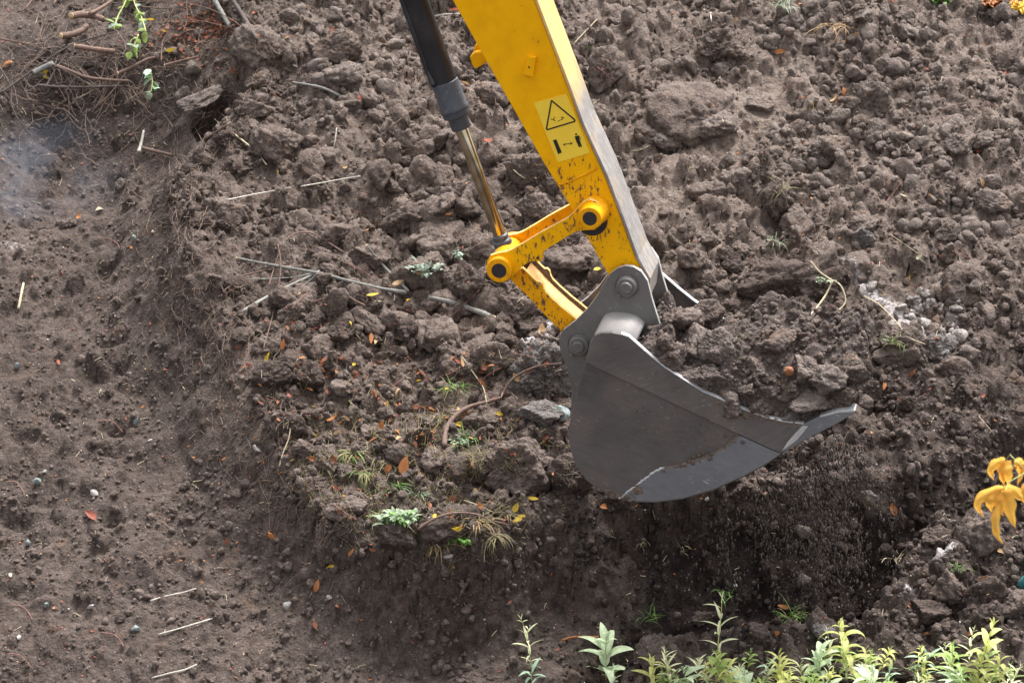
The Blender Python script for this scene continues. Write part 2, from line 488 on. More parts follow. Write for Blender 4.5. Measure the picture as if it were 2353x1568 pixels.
lime = np.clip(lime * 1.15, 0, 1) * np.where(Uw < 300, 0.62, 1.0)
ca_ = me.color_attributes.new('mask', 'FLOAT_COLOR', 'POINT')
buf = np.stack([fresh, dust * (1 - fresh), lime, np.ones_like(X)], -1).astype(np.float32)
ca_.data.foreach_set('color', buf.ravel())
ground = link('ground', me, M['ground'])
tag(ground, 'dug brown earth of heap, trench and pit', 'ground', kind='structure')

def gnorm(x, y, e=0.02):
    n_ = np.stack([hz(x - e, y) - hz(x + e, y), hz(x, y - e) - hz(x, y + e), np.full(np.shape(x), 2 * e)], -1)
    return n_ / np.linalg.norm(n_, axis=-1, keepdims=True)
# ------------------------------------------------------------------ excavator arm and bucket
def paint_mat(name, col, chips, grime, z_lo, z_hi):
    """chipped machine paint; chips grow denser towards the working end"""
    m, n, N, L = mat(name)
    tc = N('TexCoord'); ge = N('NewGeometry')
    co = tc.outputs['Object']
    mp = N('Mapping'); mp.inputs['Scale'].default_value = (1, 1, 0.45); mp.inputs['Rotation'].default_value = (0, 0.5, 0); L(co, mp.inputs['Vector'])
    n1 = N('TexNoise', i_Scale=75.0, i_Detail=6.0, i_Roughness=0.74); L(mp.outputs[0], n1.inputs['Vector'])
    n2 = N('TexNoise', i_Scale=7.0, i_Detail=3.0, i_Roughness=0.6); L(co, n2.inputs['Vector'])
    sx = N('SeparateXYZ'); L(ge.outputs['Position'], sx.inputs[0])
    mr = N('MapRange'); L(sx.outputs['Z'], mr.inputs[0]); mr.inputs[1].default_value = z_hi; mr.inputs[2].default_value = z_lo
    mr.inputs[3].default_value = 0.0; mr.inputs[4].default_value = chips
    a = N('Math', operation='MULTIPLY_ADD'); L(n2.outputs[0], a.inputs[0]); a.inputs[1].default_value = 0.45; L(n1.outputs[0], a.inputs[2])
    b_ = N('Math', operation='ADD'); L(a.outputs[0], b_.inputs[0]); L(mr.outputs[0], b_.inputs[1])
    rc = ramp(N, [(0.80, 0.0), (0.835, 1.0)]); 
    half = N('Math', operation='MULTIPLY'); L(b_.outputs[0], half.inputs[0]); half.inputs[1].default_value = 0.87
    L(half.outputs[0], rc.inputs[0])
    n3 = N('TexNoise', i_Scale=14.0, i_Detail=5.0, i_Roughness=0.65); L(co, n3.inputs['Vector'])
    rg_ = ramp(N, [(0.42, 0.0), (0.75, grime)]); L(n3.outputs[0], rg_.inputs[0])
    c = mixc(N, L, rg_.outputs[0], col, tuple(x * y for x, y in zip(col, (0.72, 0.62, 0.9))))
    n4 = N('TexNoise', i_Scale=90.0, i_Detail=3.0); L(co, n4.inputs['Vector'])
    cc = mixc(N, L, n4.outputs[0], (0.22, 0.115, 0.055), (0.075, 0.05, 0.04))
    c = mixc(N, L, rc.outputs[0], c, cc)
    b = N('BsdfPrincipled', i_Roughness=0.42); L(c, b.inputs['Base Color'])
    b.inputs['Specular IOR Level'].default_value = 0.14
    rr = ramp(N, [(0.0, 0.50), (1.0, 0.85)]); L(rc.outputs[0], rr.inputs[0]); L(rr.outputs[0], b.inputs['Roughness'])
    bp = N('Bump', i_Strength=0.5, i_Distance=0.002, invert=True); L(rc.outputs[0], bp.inputs['Height']); L(bp.outputs[0], b.inputs['Normal'])
    finish(n, N, L, b)
    return m
YEL = (0.95, 0.475, 0.002)
M['yellow'] = paint_mat('yellow_machine_paint', YEL, 0.175, 0.5, 0.2, 1.35)
M['yellow_worn'] = paint_mat('yellow_worn_paint', (0.88, 0.40, 0.004), 0.16, 0.8, 0.1, 1.0)
def strip_mat():
    m, n, N, L = mat('worn_arm_edge')
    tc = N('TexCoord'); ge = N('NewGeometry'); co = tc.outputs['Object']
    mp = N('Mapping'); mp.inputs['Rotation'].default_value = (0, R(21.9), 0); L(co, mp.inputs['Vector'])
    mp2 = N('Mapping'); mp2.inputs['Scale'].default_value = (1, 1, 0.3); L(mp.outputs[0], mp2.inputs['Vector'])
    n1 = N('TexNoise', i_Scale=70.0, i_Detail=5.0, i_Roughness=0.7); L(mp2.outputs[0], n1.inputs['Vector'])
    n2 = N('TexNoise', i_Scale=5.0, i_Detail=5.0, i_Roughness=0.6); L(co, n2.inputs['Vector'])
    sx = N('SeparateXYZ'); L(ge.outputs['Position'], sx.inputs[0])
    mr = N('MapRange'); L(sx.outputs['Z'], mr.inputs[0]); mr.inputs[1].default_value = 1.0; mr.inputs[2].default_value = 1.42
    ad = N('Math', operation='MULTIPLY_ADD'); L(n2.outputs[0], ad.inputs[0]); ad.inputs[1].default_value = 0.9; L(mr.outputs[0], ad.inputs[2])
    rr = ramp(N, [(0.45, 0.0), (1.0, 1.0)]); L(ad.outputs[0], rr.inputs[0])
    r1 = ramp(N, [(0.34, (0.17, 0.155, 0.145)), (0.52, (0.25, 0.23, 0.22)), (0.70, (0.36, 0.345, 0.335))]); L(n1.outputs[0], r1.inputs[0])
    r2 = ramp(N, [(0.30, (0.60, 0.38, 0.11)), (0.6, (0.72, 0.50, 0.20))]); L(n1.outputs[0], r2.inputs[0])
    c = mixc(N, L, rr.outputs[0], r1.outputs[0], r2.outputs[0])
    b = N('BsdfPrincipled', i_Roughness=0.55); L(c, b.inputs['Base Color'])
    bp = N('Bump', i_Strength=0.35, i_Distance=0.002); L(n1.outputs[0], bp.inputs['Height']); L(bp.outputs[0], b.inputs['Normal'])
    finish(n, N, L, b); return m
M['strip'] = strip_mat()
def steel_mat(name, c_lo, c_hi, rough, metal, rot=0.0, dirt=0.5, dirtcol=(0.085, 0.068, 0.06), polish=None):
    m, n, N, L = mat(name)
    tc = N('TexCoord'); co = tc.outputs['Object']
    mp = N('Mapping'); mp.inputs['Rotation'].default_value = (0, rot, 0); L(co, mp.inputs['Vector'])
    mp2 = N('Mapping'); mp2.inputs['Scale'].default_value = (0.22, 1, 1); L(mp.outputs[0], mp2.inputs['Vector'])
    n1 = N('TexNoise', i_Scale=60.0, i_Detail=6.0, i_Roughness=0.7); L(mp2.outputs[0], n1.inputs['Vector'])
    n2 = N('TexNoise', i_Scale=4.5, i_Detail=6.0, i_Roughness=0.62); L(co, n2.inputs['Vector'])
    n5 = N('TexNoise', i_Scale=55.0, i_Detail=5.0, i_Roughness=0.75); L(co, n5.inputs['Vector'])
    n0 = N('TexNoise', i_Scale=2.6, i_Detail=4.0); L(co, n0.inputs['Vector'])
    m0 = N('Math', operation='MULTIPLY_ADD'); L(n1.outputs[0], m0.inputs[0]); m0.inputs[1].default_value = 0.35
    m1 = N('Math', operation='MULTIPLY'); L(n0.outputs[0], m1.inputs[0]); m1.inputs[1].default_value = 0.65; L(m1.outputs[0], m0.inputs[2])
    r1 = ramp(N, [(0.34, c_lo), (0.66, c_hi)]); L(m0.outputs[0], r1.inputs[0])
    r2 = ramp(N, [(0.42, 0.0), (0.58, 1.0)]); L(n2.outputs[0], r2.inputs[0])
    r5 = ramp(N, [(0.35, 0.3), (0.7, 1.0)]); L(n5.outputs[0], r5.inputs[0])
    mu = N('Math', operation='MULTIPLY'); L(r2.outputs[0], mu.inputs[0]); L(r5.outputs[0], mu.inputs[1])
    mu2 = N('Math', operation='MULTIPLY'); L(mu.outputs[0], mu2.inputs[0]); mu2.inputs[1].default_value = dirt
    base_ = r1.outputs[0]
    if polish:
        ge = N('NewGeometry'); sx = N('SeparateXYZ'); L(ge.outputs['Position'], sx.inputs[0])
        mr = N('MapRange'); L(sx.outputs['Z'], mr.inputs[0]); mr.inputs[1].default_value = polish[0]; mr.inputs[2].default_value = polish[1]
        pa = N('Math', operation='MULTIPLY_ADD'); L(n2.outputs[0], pa.inputs[0]); pa.inputs[1].default_value = 1.1; L(mr.outputs[0], pa.inputs[2])
        rp = ramp(N, [(0.75, 0.0), (1.15, 1.0)]); hp_ = N('Math', operation='MULTIPLY'); L(pa.outputs[0], hp_.inputs[0]); hp_.inputs[1].default_value = 0.72; L(hp_.outputs[0], rp.inputs[0])
        base_ = mixc(N, L, rp.outputs[0], base_, (0.19, 0.198, 0.222))
    c = mixc(N, L, mu2.outputs[0], base_, dirtcol)
    mp3 = N('Mapping'); mp3.inputs['Scale'].default_value = (0.035, 1, 1); mp3.inputs['Rotation'].default_value = (0, 0.35, 0); L(mp.outputs[0], mp3.inputs['Vector'])
    n7 = N('TexNoise', i_Scale=150.0, i_Detail=2.0); L(mp3.outputs[0], n7.inputs['Vector'])
    r7 = ramp(N, [(0.66, 0.0), (0.70, 0.55)]); L(n7.outputs[0], r7.inputs[0])
    m7 = N('Math', operation='MULTIPLY'); L(r7.outputs[0], m7.inputs[0]); L(r2.outputs[0], m7.inputs[1])
    c = mixc(N, L, m7.outputs[0], c, tuple(min(0.8, x * 2.2) for x in c_hi))
    b = N('BsdfPrincipled'); L(c, b.inputs['Base Color'])
    rr = ramp(N, [(0.0, rough), (1.0, 0.85)]); L(mu2.outputs[0], rr.inputs[0]); L(rr.outputs[0], b.inputs['Roughness'])
    mm = ramp(N, [(0.0, metal), (1.0, 0.0)]); L(mu2.outputs[0], mm.inputs[0]); L(mm.outputs[0], b.inputs['Metallic'])
    ad = N('Math', operation='MULTIPLY_ADD'); L(n1.outputs[0], ad.inputs[0]); ad.inputs[1].default_value = 0.4; L(n5.outputs[0], ad.inputs[2])
    bp = N('Bump', i_Strength=0.35, i_Distance=0.003); L(ad.outputs[0], bp.inputs['Height']); L(bp.outputs[0], b.inputs['Normal'])
    finish(n, N, L, b); return m
M['bucket'] = steel_mat('bucket_steel', (0.066, 0.061, 0.062), (0.15, 0.141, 0.143), 0.5, 0.30, rot=R(-18), dirt=1.0, dirtcol=(0.13, 0.105, 0.094), polish=(-0.30, -0.62))
M['bucket_up'] = steel_mat('bucket_upper_steel', (0.085, 0.076, 0.074), (0.18, 0.167, 0.164), 0.5, 0.25, rot=R(25), dirt=0.85, dirtcol=(0.145, 0.12, 0.108))
M['wear'] = steel_mat('polished_wear_steel', (0.15, 0.158, 0.18), (0.25, 0.262, 0.29), 0.40, 0.35, rot=R(-15), dirt=0.35)
M['bright'] = steel_mat('bright_scoured_steel', (0.42, 0.43, 0.45), (0.75, 0.76, 0.78), 0.35, 0.5, rot=R(25), dirt=0.35)
M['ear'] = steel_mat('bracket_steel', (0.095, 0.09, 0.087), (0.18, 0.173, 0.168), 0.55, 0.2, rot=R(-50), dirt=0.45, dirtcol=(0.15, 0.135, 0.125))
M['tube'] = steel_mat('rolled_bucket_top', (0.22, 0.205, 0.20), (0.33, 0.315, 0.31), 0.5, 0.25, rot=R(80), dirt=0.35, dirtcol=(0.16, 0.13, 0.12))
M['pin'] = steel_mat('pin_steel', (0.11, 0.105, 0.105), (0.20, 0.195, 0.195), 0.45, 0.5, dirt=0.4)
M['scuffed'] = steel_mat('scuffed_plate_edge', (0.30, 0.29, 0.28), (0.55, 0.54, 0.53), 0.45, 0.3, dirt=0.5, dirtcol=(0.2, 0.17, 0.15))
M['yellow_edge'] = plain('dusty_paint_edge', (0.78, 0.50, 0.16), 0.7, 0, var=0.3, scale=30, bump=0.2)
M['pin_dark'] = plain('dark_pin_face', (0.035, 0.03, 0.032), 0.6, 0.2, scale=60, spec=0.3)
M['black'] = steel_mat('black_cylinder_paint', (0.010, 0.011, 0.014), (0.024, 0.026, 0.032), 0.36, 0.0, rot=R(70), dirt=0.22, dirtcol=(0.10, 0.10, 0.11))
M['gland'] = steel_mat('dusty_gland', (0.035, 0.042, 0.055), (0.10, 0.115, 0.14), 0.45, 0.1, rot=R(70), dirt=0.35, dirtcol=(0.09, 0.09, 0.10))
M['cream'] = plain('dust_faded_paint', (0.62, 0.40, 0.17), 0.8, 0, var=0.35, scale=14, bump=0.2)
M['mud'] = plain('dried_mud', (0.16, 0.12, 0.095), 0.95, 0, var=0.4, scale=60, bump=0.9, bdist=0.006, spec=0.1)
M['decal'] = plain('sticker_yellow', (0.93, 0.64, 0.05), 0.5, 0, var=0.05, scale=9, bump=0.02, spec=0.4)
M['ink'] = plain('sticker_black', (0.012, 0.011, 0.010), 0.6, 0, var=0.2, scale=60, bump=0.02)
def chrome_mat():
    m, n, N, L = mat('oily_chrome_rod')
    tc = N('TexCoord'); n1 = N('TexNoise', i_Scale=18.0, i_Detail=4.0); L(tc.outputs['Object'], n1.inputs['Vector'])
    r = ramp(N, [(0.35, (0.32, 0.27, 0.17)), (0.65, (0.50, 0.46, 0.36))]); L(n1.outputs[0], r.inputs[0])
    b = N('BsdfPrincipled', i_Metallic=1.0, i_Roughness=0.16); L(r.outputs[0], b.inputs['Base Color'])
    finish(n, N, L, b); return m
M['chrome'] = chrome_mat()

def prism(name, uvs, w0, w1, m, parent, bev=0.003, edge=None):
    """outline measured on the near face (hinge offset w0), given its real thickness to w1"""
    pts = [P(u, v, w0) for u, v in uvs]
    bm = bmesh.new()
    a = [bm.verts.new(p) for p in pts]; b = [bm.verts.new(p + WV * (w1 - w0)) for p in pts]
    n_ = len(a)
    for i in range(n_):
        f = bm.faces.new((a[i], a[(i + 1) % n_], b[(i + 1) % n_], b[i]))
        if edge: f.material_index = 1
    bm.faces.new(a[::-1]); bm.faces.new(b)
    o = link(name, bm_mesh(name, bm), [m, edge] if edge else m, parent)
    if bev: bevel(o, bev)
    return o
def disc_rings(name, u, v, rings, m, parent, wref, n_=40, mats=None, bev=0.0):
    """lathe round the hinge axis: rings = [(w, radius px)]; centre measured at offset wref"""
    c0 = P(u, v, wref)
    X1, X2 = UV_, Vector((0, 0, 1))
    V_, F_ = [], []
    for (wd, r) in rings:
        r = r / 560.0
        for k in range(n_):
            a = 2 * math.pi * k / n_
            V_.append(c0 + WV * (wd - wref) + X1 * (r * math.cos(a)) + X2 * (r * math.sin(a)))
    bm = bmesh.new(); vs = [bm.verts.new(p) for p in V_]
    for i in range(len(rings) - 1):
        for k in range(n_):
            bm.faces.new((vs[i * n_ + k], vs[i * n_ + (k + 1) % n_], vs[(i + 1) * n_ + (k + 1) % n_], vs[(i + 1) * n_ + k]))
    bm.faces.new(vs[:n_][::-1]); bm.faces.new(vs[-n_:])
    o = link(name, bm_mesh(name, bm), m, parent)
    bevel(o, 0.0025, 2, 40)
    return o
def smooth_path(pts, n_=6, closed=False):
    pts = [Vector(p) for p in pts]
    if closed:
        ext = [pts[-1]] + pts + [pts[0], pts[1]]
    else:
        ext = [pts[0] * 2 - pts[1]] + pts + [pts[-1] * 2 - pts[-2]]
    out = []
    for i in range(1, len(ext) - 2):
        p0, p1, p2, p3 = ext[i - 1], ext[i], ext[i + 1], ext[i + 2]
        for k in range(n_):
            t = k / n_
            out.append(0.5 * ((2 * p1) + (p2 - p0) * t + (2 * p0 - 5 * p1 + 4 * p2 - p3) * t * t + (3 * p1 - p0 - 3 * p2 + p3) * t ** 3))
    if not closed: out.append(pts[-1].copy())
    return out
def sm2(pts, n_=4, closed=False):
    return [(p.x, p.y) for p in smooth_path([(a, b, 0) for a, b in pts], n_, closed)]
def tube_geo(pts, rads, seg=8, cap=True, jitter=0.0, rg_=random):
    pts = [Vector(p) for p in pts]; n_ = len(pts)
    V_, F_ = [], []
    t0 = (pts[1] - pts[0]).normalized()
    nrm = t0.orthogonal().normalized()
    for i, p in enumerate(pts):
        t = (pts[min(i + 1, n_ - 1)] - pts[max(i - 1, 0)]).normalized()
        nrm = (nrm - t * nrm.dot(t)).normalized(); bn = t.cross(nrm)
        r = rads[i] if hasattr(rads, '__len__') else rads
        for k in range(seg):
            a = 2 * math.pi * k / seg
            rr = r * (1 + jitter * rg_.uniform(-1, 1))
            V_.append(p + nrm * (rr * math.cos(a)) + bn * (rr * math.sin(a)))
    for i in range(n_ - 1):
        for k in range(seg):
            F_.append([i * seg + k, i * seg + (k + 1) % seg, (i + 1) * seg + (k + 1) % seg, (i + 1) * seg + k])
    if cap:
        for i, s in ((0, 1), (n_ - 1, -1)):
            c = len(V_); V_.append(pts[i])
            for k in range(seg):
                a_, b_ = i * seg + k, i * seg + (k + 1) % seg
                F_.append([c, b_, a_, c] if s == 1 else [c, a_, b_, c])
    return V_, F_
def tubes_mesh(name, lst, smooth=True):
    bm = bmesh.new()
    for (V_, F_) in lst:
        vs = [bm.verts.new(p) for p in V_]
        for f in F_:
            f2 = []
            for q in f:
                if q not in f2: f2.append(q)
            try: bm.faces.new([vs[q] for q in f2])
            except ValueError: pass
    return bm_mesh(name, bm, smooth)

arm_base = P(1436, 664, 0)
ARM = empty('excavator_arm', arm_base, 'yellow excavator dipper arm with black cylinder and grey digging bucket full of soil', 'excavator')
WLOC[ARM.name] = Vector(arm_base)

# --- dipper arm (box beam)
W0, W1 = -0.10, 0.10
left = [(557, -900), (1039, 0), (1115, 138), (1189, 268), (1248, 373), (1304, 464), (1341, 532), (1397, 631), (1425, 690)]
right = [(1470, 690), (1487, 641), (1460, 593), (1428, 506), (1388, 402), (1335, 287), (1305, 204), (1227, 0), (884, -900)]
beam = prism('dipper_arm', left + right, W0, W1, M['yellow'], ARM, 0.004)
# worn top cover plate along the outer edge, standing a little proud of the near face
ro = [(884, -900), (1227, 0), (1305, 204), (1335, 287), (1388, 402), (1428, 506), (1460, 593), (1487, 641), (1482, 690)]
def off(pts, d):
    out = []
    for i, p in enumerate(pts):
        a = Vector(pts[max(i - 1, 0)]); b = Vector(pts[min(i + 1, len(pts) - 1)]); t = (b - a).normalized()
        out.append((p[0] - t.y * d, p[1] + t.x * d))
    return out
cover = prism('cover_plate', off(ro, -0.3) + off(ro, -7)[::-1], W0 - 0.006, W1 + 0.006, M['strip'], ARM, 0.0025)
# weld bead across the side and along the repaired seam
def bead(name, uvs, wd, r, m, parent):
    ps = smooth_path([P(u, v, wd) for u, v in uvs], 10)
    return link(name, tubes_mesh(name, [tube_geo(ps, r, 6, True, 0.25)]), m, parent)
bead('weld_seam', [(1281, 421), (1290, 423), (1312, 415), (1332, 406), (1350, 398), (1372, 386)], W0, 0.0045, M['yellow_worn'], ARM)
# small bracket on the face, with its bolt hole
br = prism('hose_bracket', [(1212, 131), (1231, 132), (1223, 177), (1201, 172)], W0 - 0.022, W0 - 0.001, M['yellow'], ARM, 0.002)
disc_rings('bolt', 1215, 155, [(W0 - 0.0245, 2.2), (W0 - 0.022, 2.2)], M['pin_dark'], br, W0 - 0.0245, 12)
# stop block on the far flank
prism('stop_block', [(1078, 131), (1090, 121), (1118, 118), (1124, 136), (1120, 143), (1092, 160), (1084, 150)], 0.02, 0.08, M['yellow'], ARM, 0.006)
prism('mounting_tab', [(1087, 118), (1090, 106), (1098, 100), (1112, 120), (1100, 128)], 0.06, 0.09, M['yellow'], ARM, 0.003)

# --- warning sticker
def decal(name, uvs, lift, m, parent):
    return prism(name, uvs, W0 - lift, W0 - lift + 0.0008, m, parent, 0)
st = prism('warning_sticker', [(1229, 236), (1299, 216.3), (1302, 218), (1354, 348.5), (1352, 352), (1284, 372.5), (1280, 371), (1227, 240)], W0 - 0.0016, W0 - 0.0004, M['decal'], ARM, 0)
def z1(x, y): return (870.1 + x * 0.2656, y * 0.2656)
def stroke(name, pts, wd, m, parent, closed=False, lift=0.0026):
    """flat printed line of even width"""
    bm = bmesh.new()
    n_ = len(pts)
    segs = [(pts[i], pts[(i + 1) % n_]) for i in range(n_ if closed else n_ - 1)]
    if closed:
        c = Vector((sum(p[0] for p in pts) / n_, sum(p[1] for p in pts) / n_))
        inn = []
        for i in range(n_):
            p = Vector(pts[i]); a = (Vector(pts[i - 1]) - p).normalized(); b = (Vector(pts[(i + 1) % n_]) - p).normalized()
            h = (a + b).normalized(); s = math.sqrt(max(1e-6, (1 - a.dot(b)) / 2))
            inn.append(p + h * (wd / s))
        o_ = [bm.verts.new(P(p[0], p[1], W0 - lift)) for p in pts]; i_ = [bm.verts.new(P(p.x, p.y, W0 - lift)) for p in inn]
        for i in range(n_): bm.faces.new((o_[i], o_[(i + 1) % n_], i_[(i + 1) % n_], i_[i]))
    else:
        for (a, b) in segs:
            a = Vector(a); b = Vector(b); t = (b - a).normalized(); nn = Vector((-t.y, t.x)) * wd / 2
            bm.faces.new([bm.verts.new(P(q.x, q.y, W0 - lift)) for q in (a - nn, b - nn, b + nn, a + nn)])
    return bm
def put(name, bms, parent, m):
    bm = bmesh.new()
    for b in bms:
        t_ = bpy.data.meshes.new('t'); b.to_mesh(t_); b.free(); bm.from_mesh(t_); bpy.data.meshes.remove(t_)
    return link(name, bm_mesh(name, bm), m, parent)
tri = [z1(1487, 868), z1(1500, 868), z1(1702, 1035), z1(1700, 1056), z1(1456, 1130), z1(1443, 1118)]
put('warning_triangle', [stroke('', tri, 3.4, None, None, True)], st, M['ink'])
sk = lambda pts, wd=1.3, lf=0.0026: stroke('', [z1(*p) for p in pts], wd, None, None, False, lf)
put('crushing_hazard_pictogram', [sk([(1487, 1032), (1512, 1036), (1520, 1012)], 1.5), sk([(1512, 1036), (1528, 1048)], 1.6, 0.0029), sk([(1545, 1052), (1568, 1040), (1590, 1032)], 1.2),
                   sk([(1576, 1018), (1604, 1022)], 1.2, 0.0028), sk([(1580, 1008), (1584, 1034)], 1.0, 0.003), sk([(1596, 1010), (1590, 1028)], 1.0, 0.0031)], st, M['ink'])
def poly_bm(pts, lift=0.0026):
    bm = bmesh.new(); bm.faces.new([bm.verts.new(P(*z1(*p), W0 - lift)) for p in pts]); return bm
put('machine_bar_pictogram', [poly_bm([(1506, 1214), (1535, 1206), (1583, 1319), (1551, 1334)])], st, M['ink'])
put('distance_arrow', [sk([(1600, 1250), (1670, 1241)], 1.6), poly_bm([(1592, 1251), (1614, 1237), (1606, 1251), (1616, 1266)], 0.0029), poly_bm([(1677, 1240), (1654, 1227), (1662, 1241), (1656, 1257)], 0.003)], st, M['ink'])
head = [(1706 + 9 * math.cos(k * 0.785), 1163 + 10 * math.sin(k * 0.785)) for k in range(8)]
put('standing_person_pictogram', [poly_bm(head), poly_bm([(1697, 1180), (1727, 1172), (1741, 1222), (1757, 1268), (1746, 1272), (1730, 1226), (1743, 1272), (1732, 1275), (1709, 1228)], 0.0027),
                      sk([(1696, 1180), (1706, 1214)], 1.4, 0.0029), sk([(1728, 1173), (1745, 1206)], 1.4, 0.003)], st, M['ink'])

# --- bucket cylinder (w = 0 plane)
ax0, ax1 = P(810, -400, 0.0), P(1148, 540, 0.0)
AX = (ax1 - ax0).normalized(); 
def at_v(v):            # point on the cylinder axis seen at picture height v
    u = 954 + (v / 537.0) * (1147 - 954); return P(u, v, 0.0)
def round_bar(name, v0, v1, prof, m, parent, n_=32):
    a, b = at_v(v0), at_v(v1)
    ps = [a.lerp(b, t) for t, _ in prof]; rs = [r / 560.0 for _, r in prof]
    o = link(name, tubes_mesh(name, [tube_geo(ps, rs, n_)]), m, parent); bevel(o, 0.002, 2, 40)
    return o
rod = round_bar('cylinder_rod', 250, 543, [(0, 15.5), (1, 14.5)], M['chrome'], ARM)
cyl = round_bar('cylinder_barrel', -900, 200, [(0, 28.5), (1, 28.5)], M['black'], ARM)
gl = round_bar('cylinder_gland', 186, 296, [(0, 27), (0.02, 31), (0.52, 31.5), (0.54, 33), (0.60, 33), (0.62, 31), (0.72, 31), (0.76, 23), (0.98, 22), (1, 20)], M['gland'], ARM)
side = (UV_ * -1)
pipe_pts = [at_v(v) + side * 0.045 + WV * -0.028 for v in (-900, -360, -100, 60, 140, 165)] + [at_v(192) + side * 0.035 + WV * -0.045]
link('oil_pipe', tubes_mesh('oil_pipe', [tube_geo(smooth_path(pipe_pts, 5), 0.0125, 12)]), M['black'], cyl)
ey = round_bar('rod_eye', 538, 600, [(0, 15), (0.05, 19), (0.14, 19), (0.18, 16), (0.24, 21), (0.34, 22), (0.42, 20), (0.55, 30), (1, 30)], M['gland'], ARM)
disc_rings('rod_eye_boss', 1160, 585, [(-0.055, 26), (0.055, 26)], M['gland'], ey, 0.0)

# --- tipping lever, two cranked plates
def z2(x, y): return (1056.6 + x * 0.2656, 372.9 + y * 0.2656)
lev = [(225, 930), (232, 860), (262, 805), (330, 785), (405, 772), (455, 752), (560, 690), (700, 605), (860, 520), (935, 478), (985, 430), (1022, 385), (1062, 345), (1120, 320),
       (1185, 345), (1235, 400), (1245, 470), (1215, 545), (1160, 585), (1080, 588), (1000, 600), (930, 640), (850, 690), (760, 745), (722, 772), (716, 800), (718, 830), (700, 852), (672, 862), (640, 856), (610, 858),
       (560, 885), (510, 930), (470, 975), (435, 1005), (380, 1025), (320, 1027), (262, 995)]
lev = [z2(*p) for p in lev]
nearL, farL = -0.175, 0.045
for (nm, w0, w1, m_) in (('tipping_lever', -0.150, -0.126, M['yellow']), ('tipping_lever', 0.075, 0.099, M['yellow_worn'])):
    # outline measured on the near plate; the far plate is the same plate carried along the hinge axis
    o = prism(nm, lev, -0.150, -0.126, m_, ARM, 0.002, M['yellow_edge'])
    if w0 > 0: o.location = WV * 0.215
disc_rings('lever_boss', 1354.6, 502, [(-0.205, 24), (-0.203, 26), (-0.15, 28), (-0.12, 33), (-0.102, 35)], M['yellow_worn'], ARM, -0.205)
disc_rings('grease_smear', 1358, 506, [(-0.1035, 36), (-0.1005, 37.5)], M['pin_dark'], ARM, -0.1035)
disc_rings('lever_pin', 1354.6, 502, [(-0.2062, 16.5), (-0.15, 16.5)], M['pin_dark'], ARM, -0.205)
disc_rings('lever_end_boss', 1146, 621.8, [(-0.183, 27), (-0.18, 29), (-0.15, 30), (-0.12, 31), (0.13, 31)], M['yellow_worn'], ARM, -0.183)
disc_rings('lever_end_pin', 1146, 621.8, [(-0.1845, 17.5), (-0.10, 17.5)], M['pin_dark'], ARM, -0.183)
disc_rings('lever_hole', *z2(672, 828), [(-0.1512, 3.6), (-0.15, 3.6)], M['pin_dark'], ARM, -0.1512, 16)

# --- bucket link: two side plates and a dust-covered web between them
lk = [(425, 1000), (470, 945), (540, 912), (600, 968), (645, 1012), (665, 1030), (690, 1030), (712, 1050), (718, 1085), (735, 1120), (800, 1185), (900, 1272), (1000, 1352), (1130, 1460), (1010, 1620), (880, 1470), (800, 1385), (680, 1265), (560, 1130), (480, 1060)]
lk = [z2(*p) for p in lk]
L0 = -0.095
LK = prism('bucket_link', lk, L0, L0 + 0.02, M['yellow_worn'], ARM, 0.002, M['yellow_edge'])
far = prism('far_side_plate', lk, L0, L0 + 0.018, M['mud'], LK, 0.002, M['yellow_edge'])
far.location = WV * 0.15
web = [(560, 958), (640, 1035), (760, 1165), (900, 1290), (1080, 1440), (1055, 1465), (880, 1318), (740, 1190), (620, 1060), (545, 985)]
wb = prism('web_plate', [z2(*p) for p in web], L0 + 0.02, L0 + 0.15, M['cream'], LK, 0)
disc_rings('link_hole', *z2(685, 1050), [(L0 - 0.0013, 3.6), (L0, 3.6)], M['cream'], LK, L0 - 0.0013, 16)

# --- bucket
def z3(x, y): return (1212 + x * 0.3567, 621.5 + y * 0.3567)
B0, B1 = -0.375, 0.375
side_raw = [(430, 410), (402, 460), (370, 600), (330, 760), (285, 900), (262, 1030), (272, 1150), (315, 1260), (378, 1350), (440, 1400), (505, 1432), (590, 1465), (700, 1490), (830, 1494),
            (1000, 1472), (1200, 1415), (1400, 1325), (1530, 1255), (1640, 1180), (1760, 1105), (1780, 985), (1650, 970), (1540, 945), (1390, 892), (1230, 822), (1130, 780), (1000, 700), (880, 620), (780, 540),
            (700, 470), (650, 425), (600, 405), (540, 393), (470, 396)]
side_uv = [z3(*p) for p in side_raw]
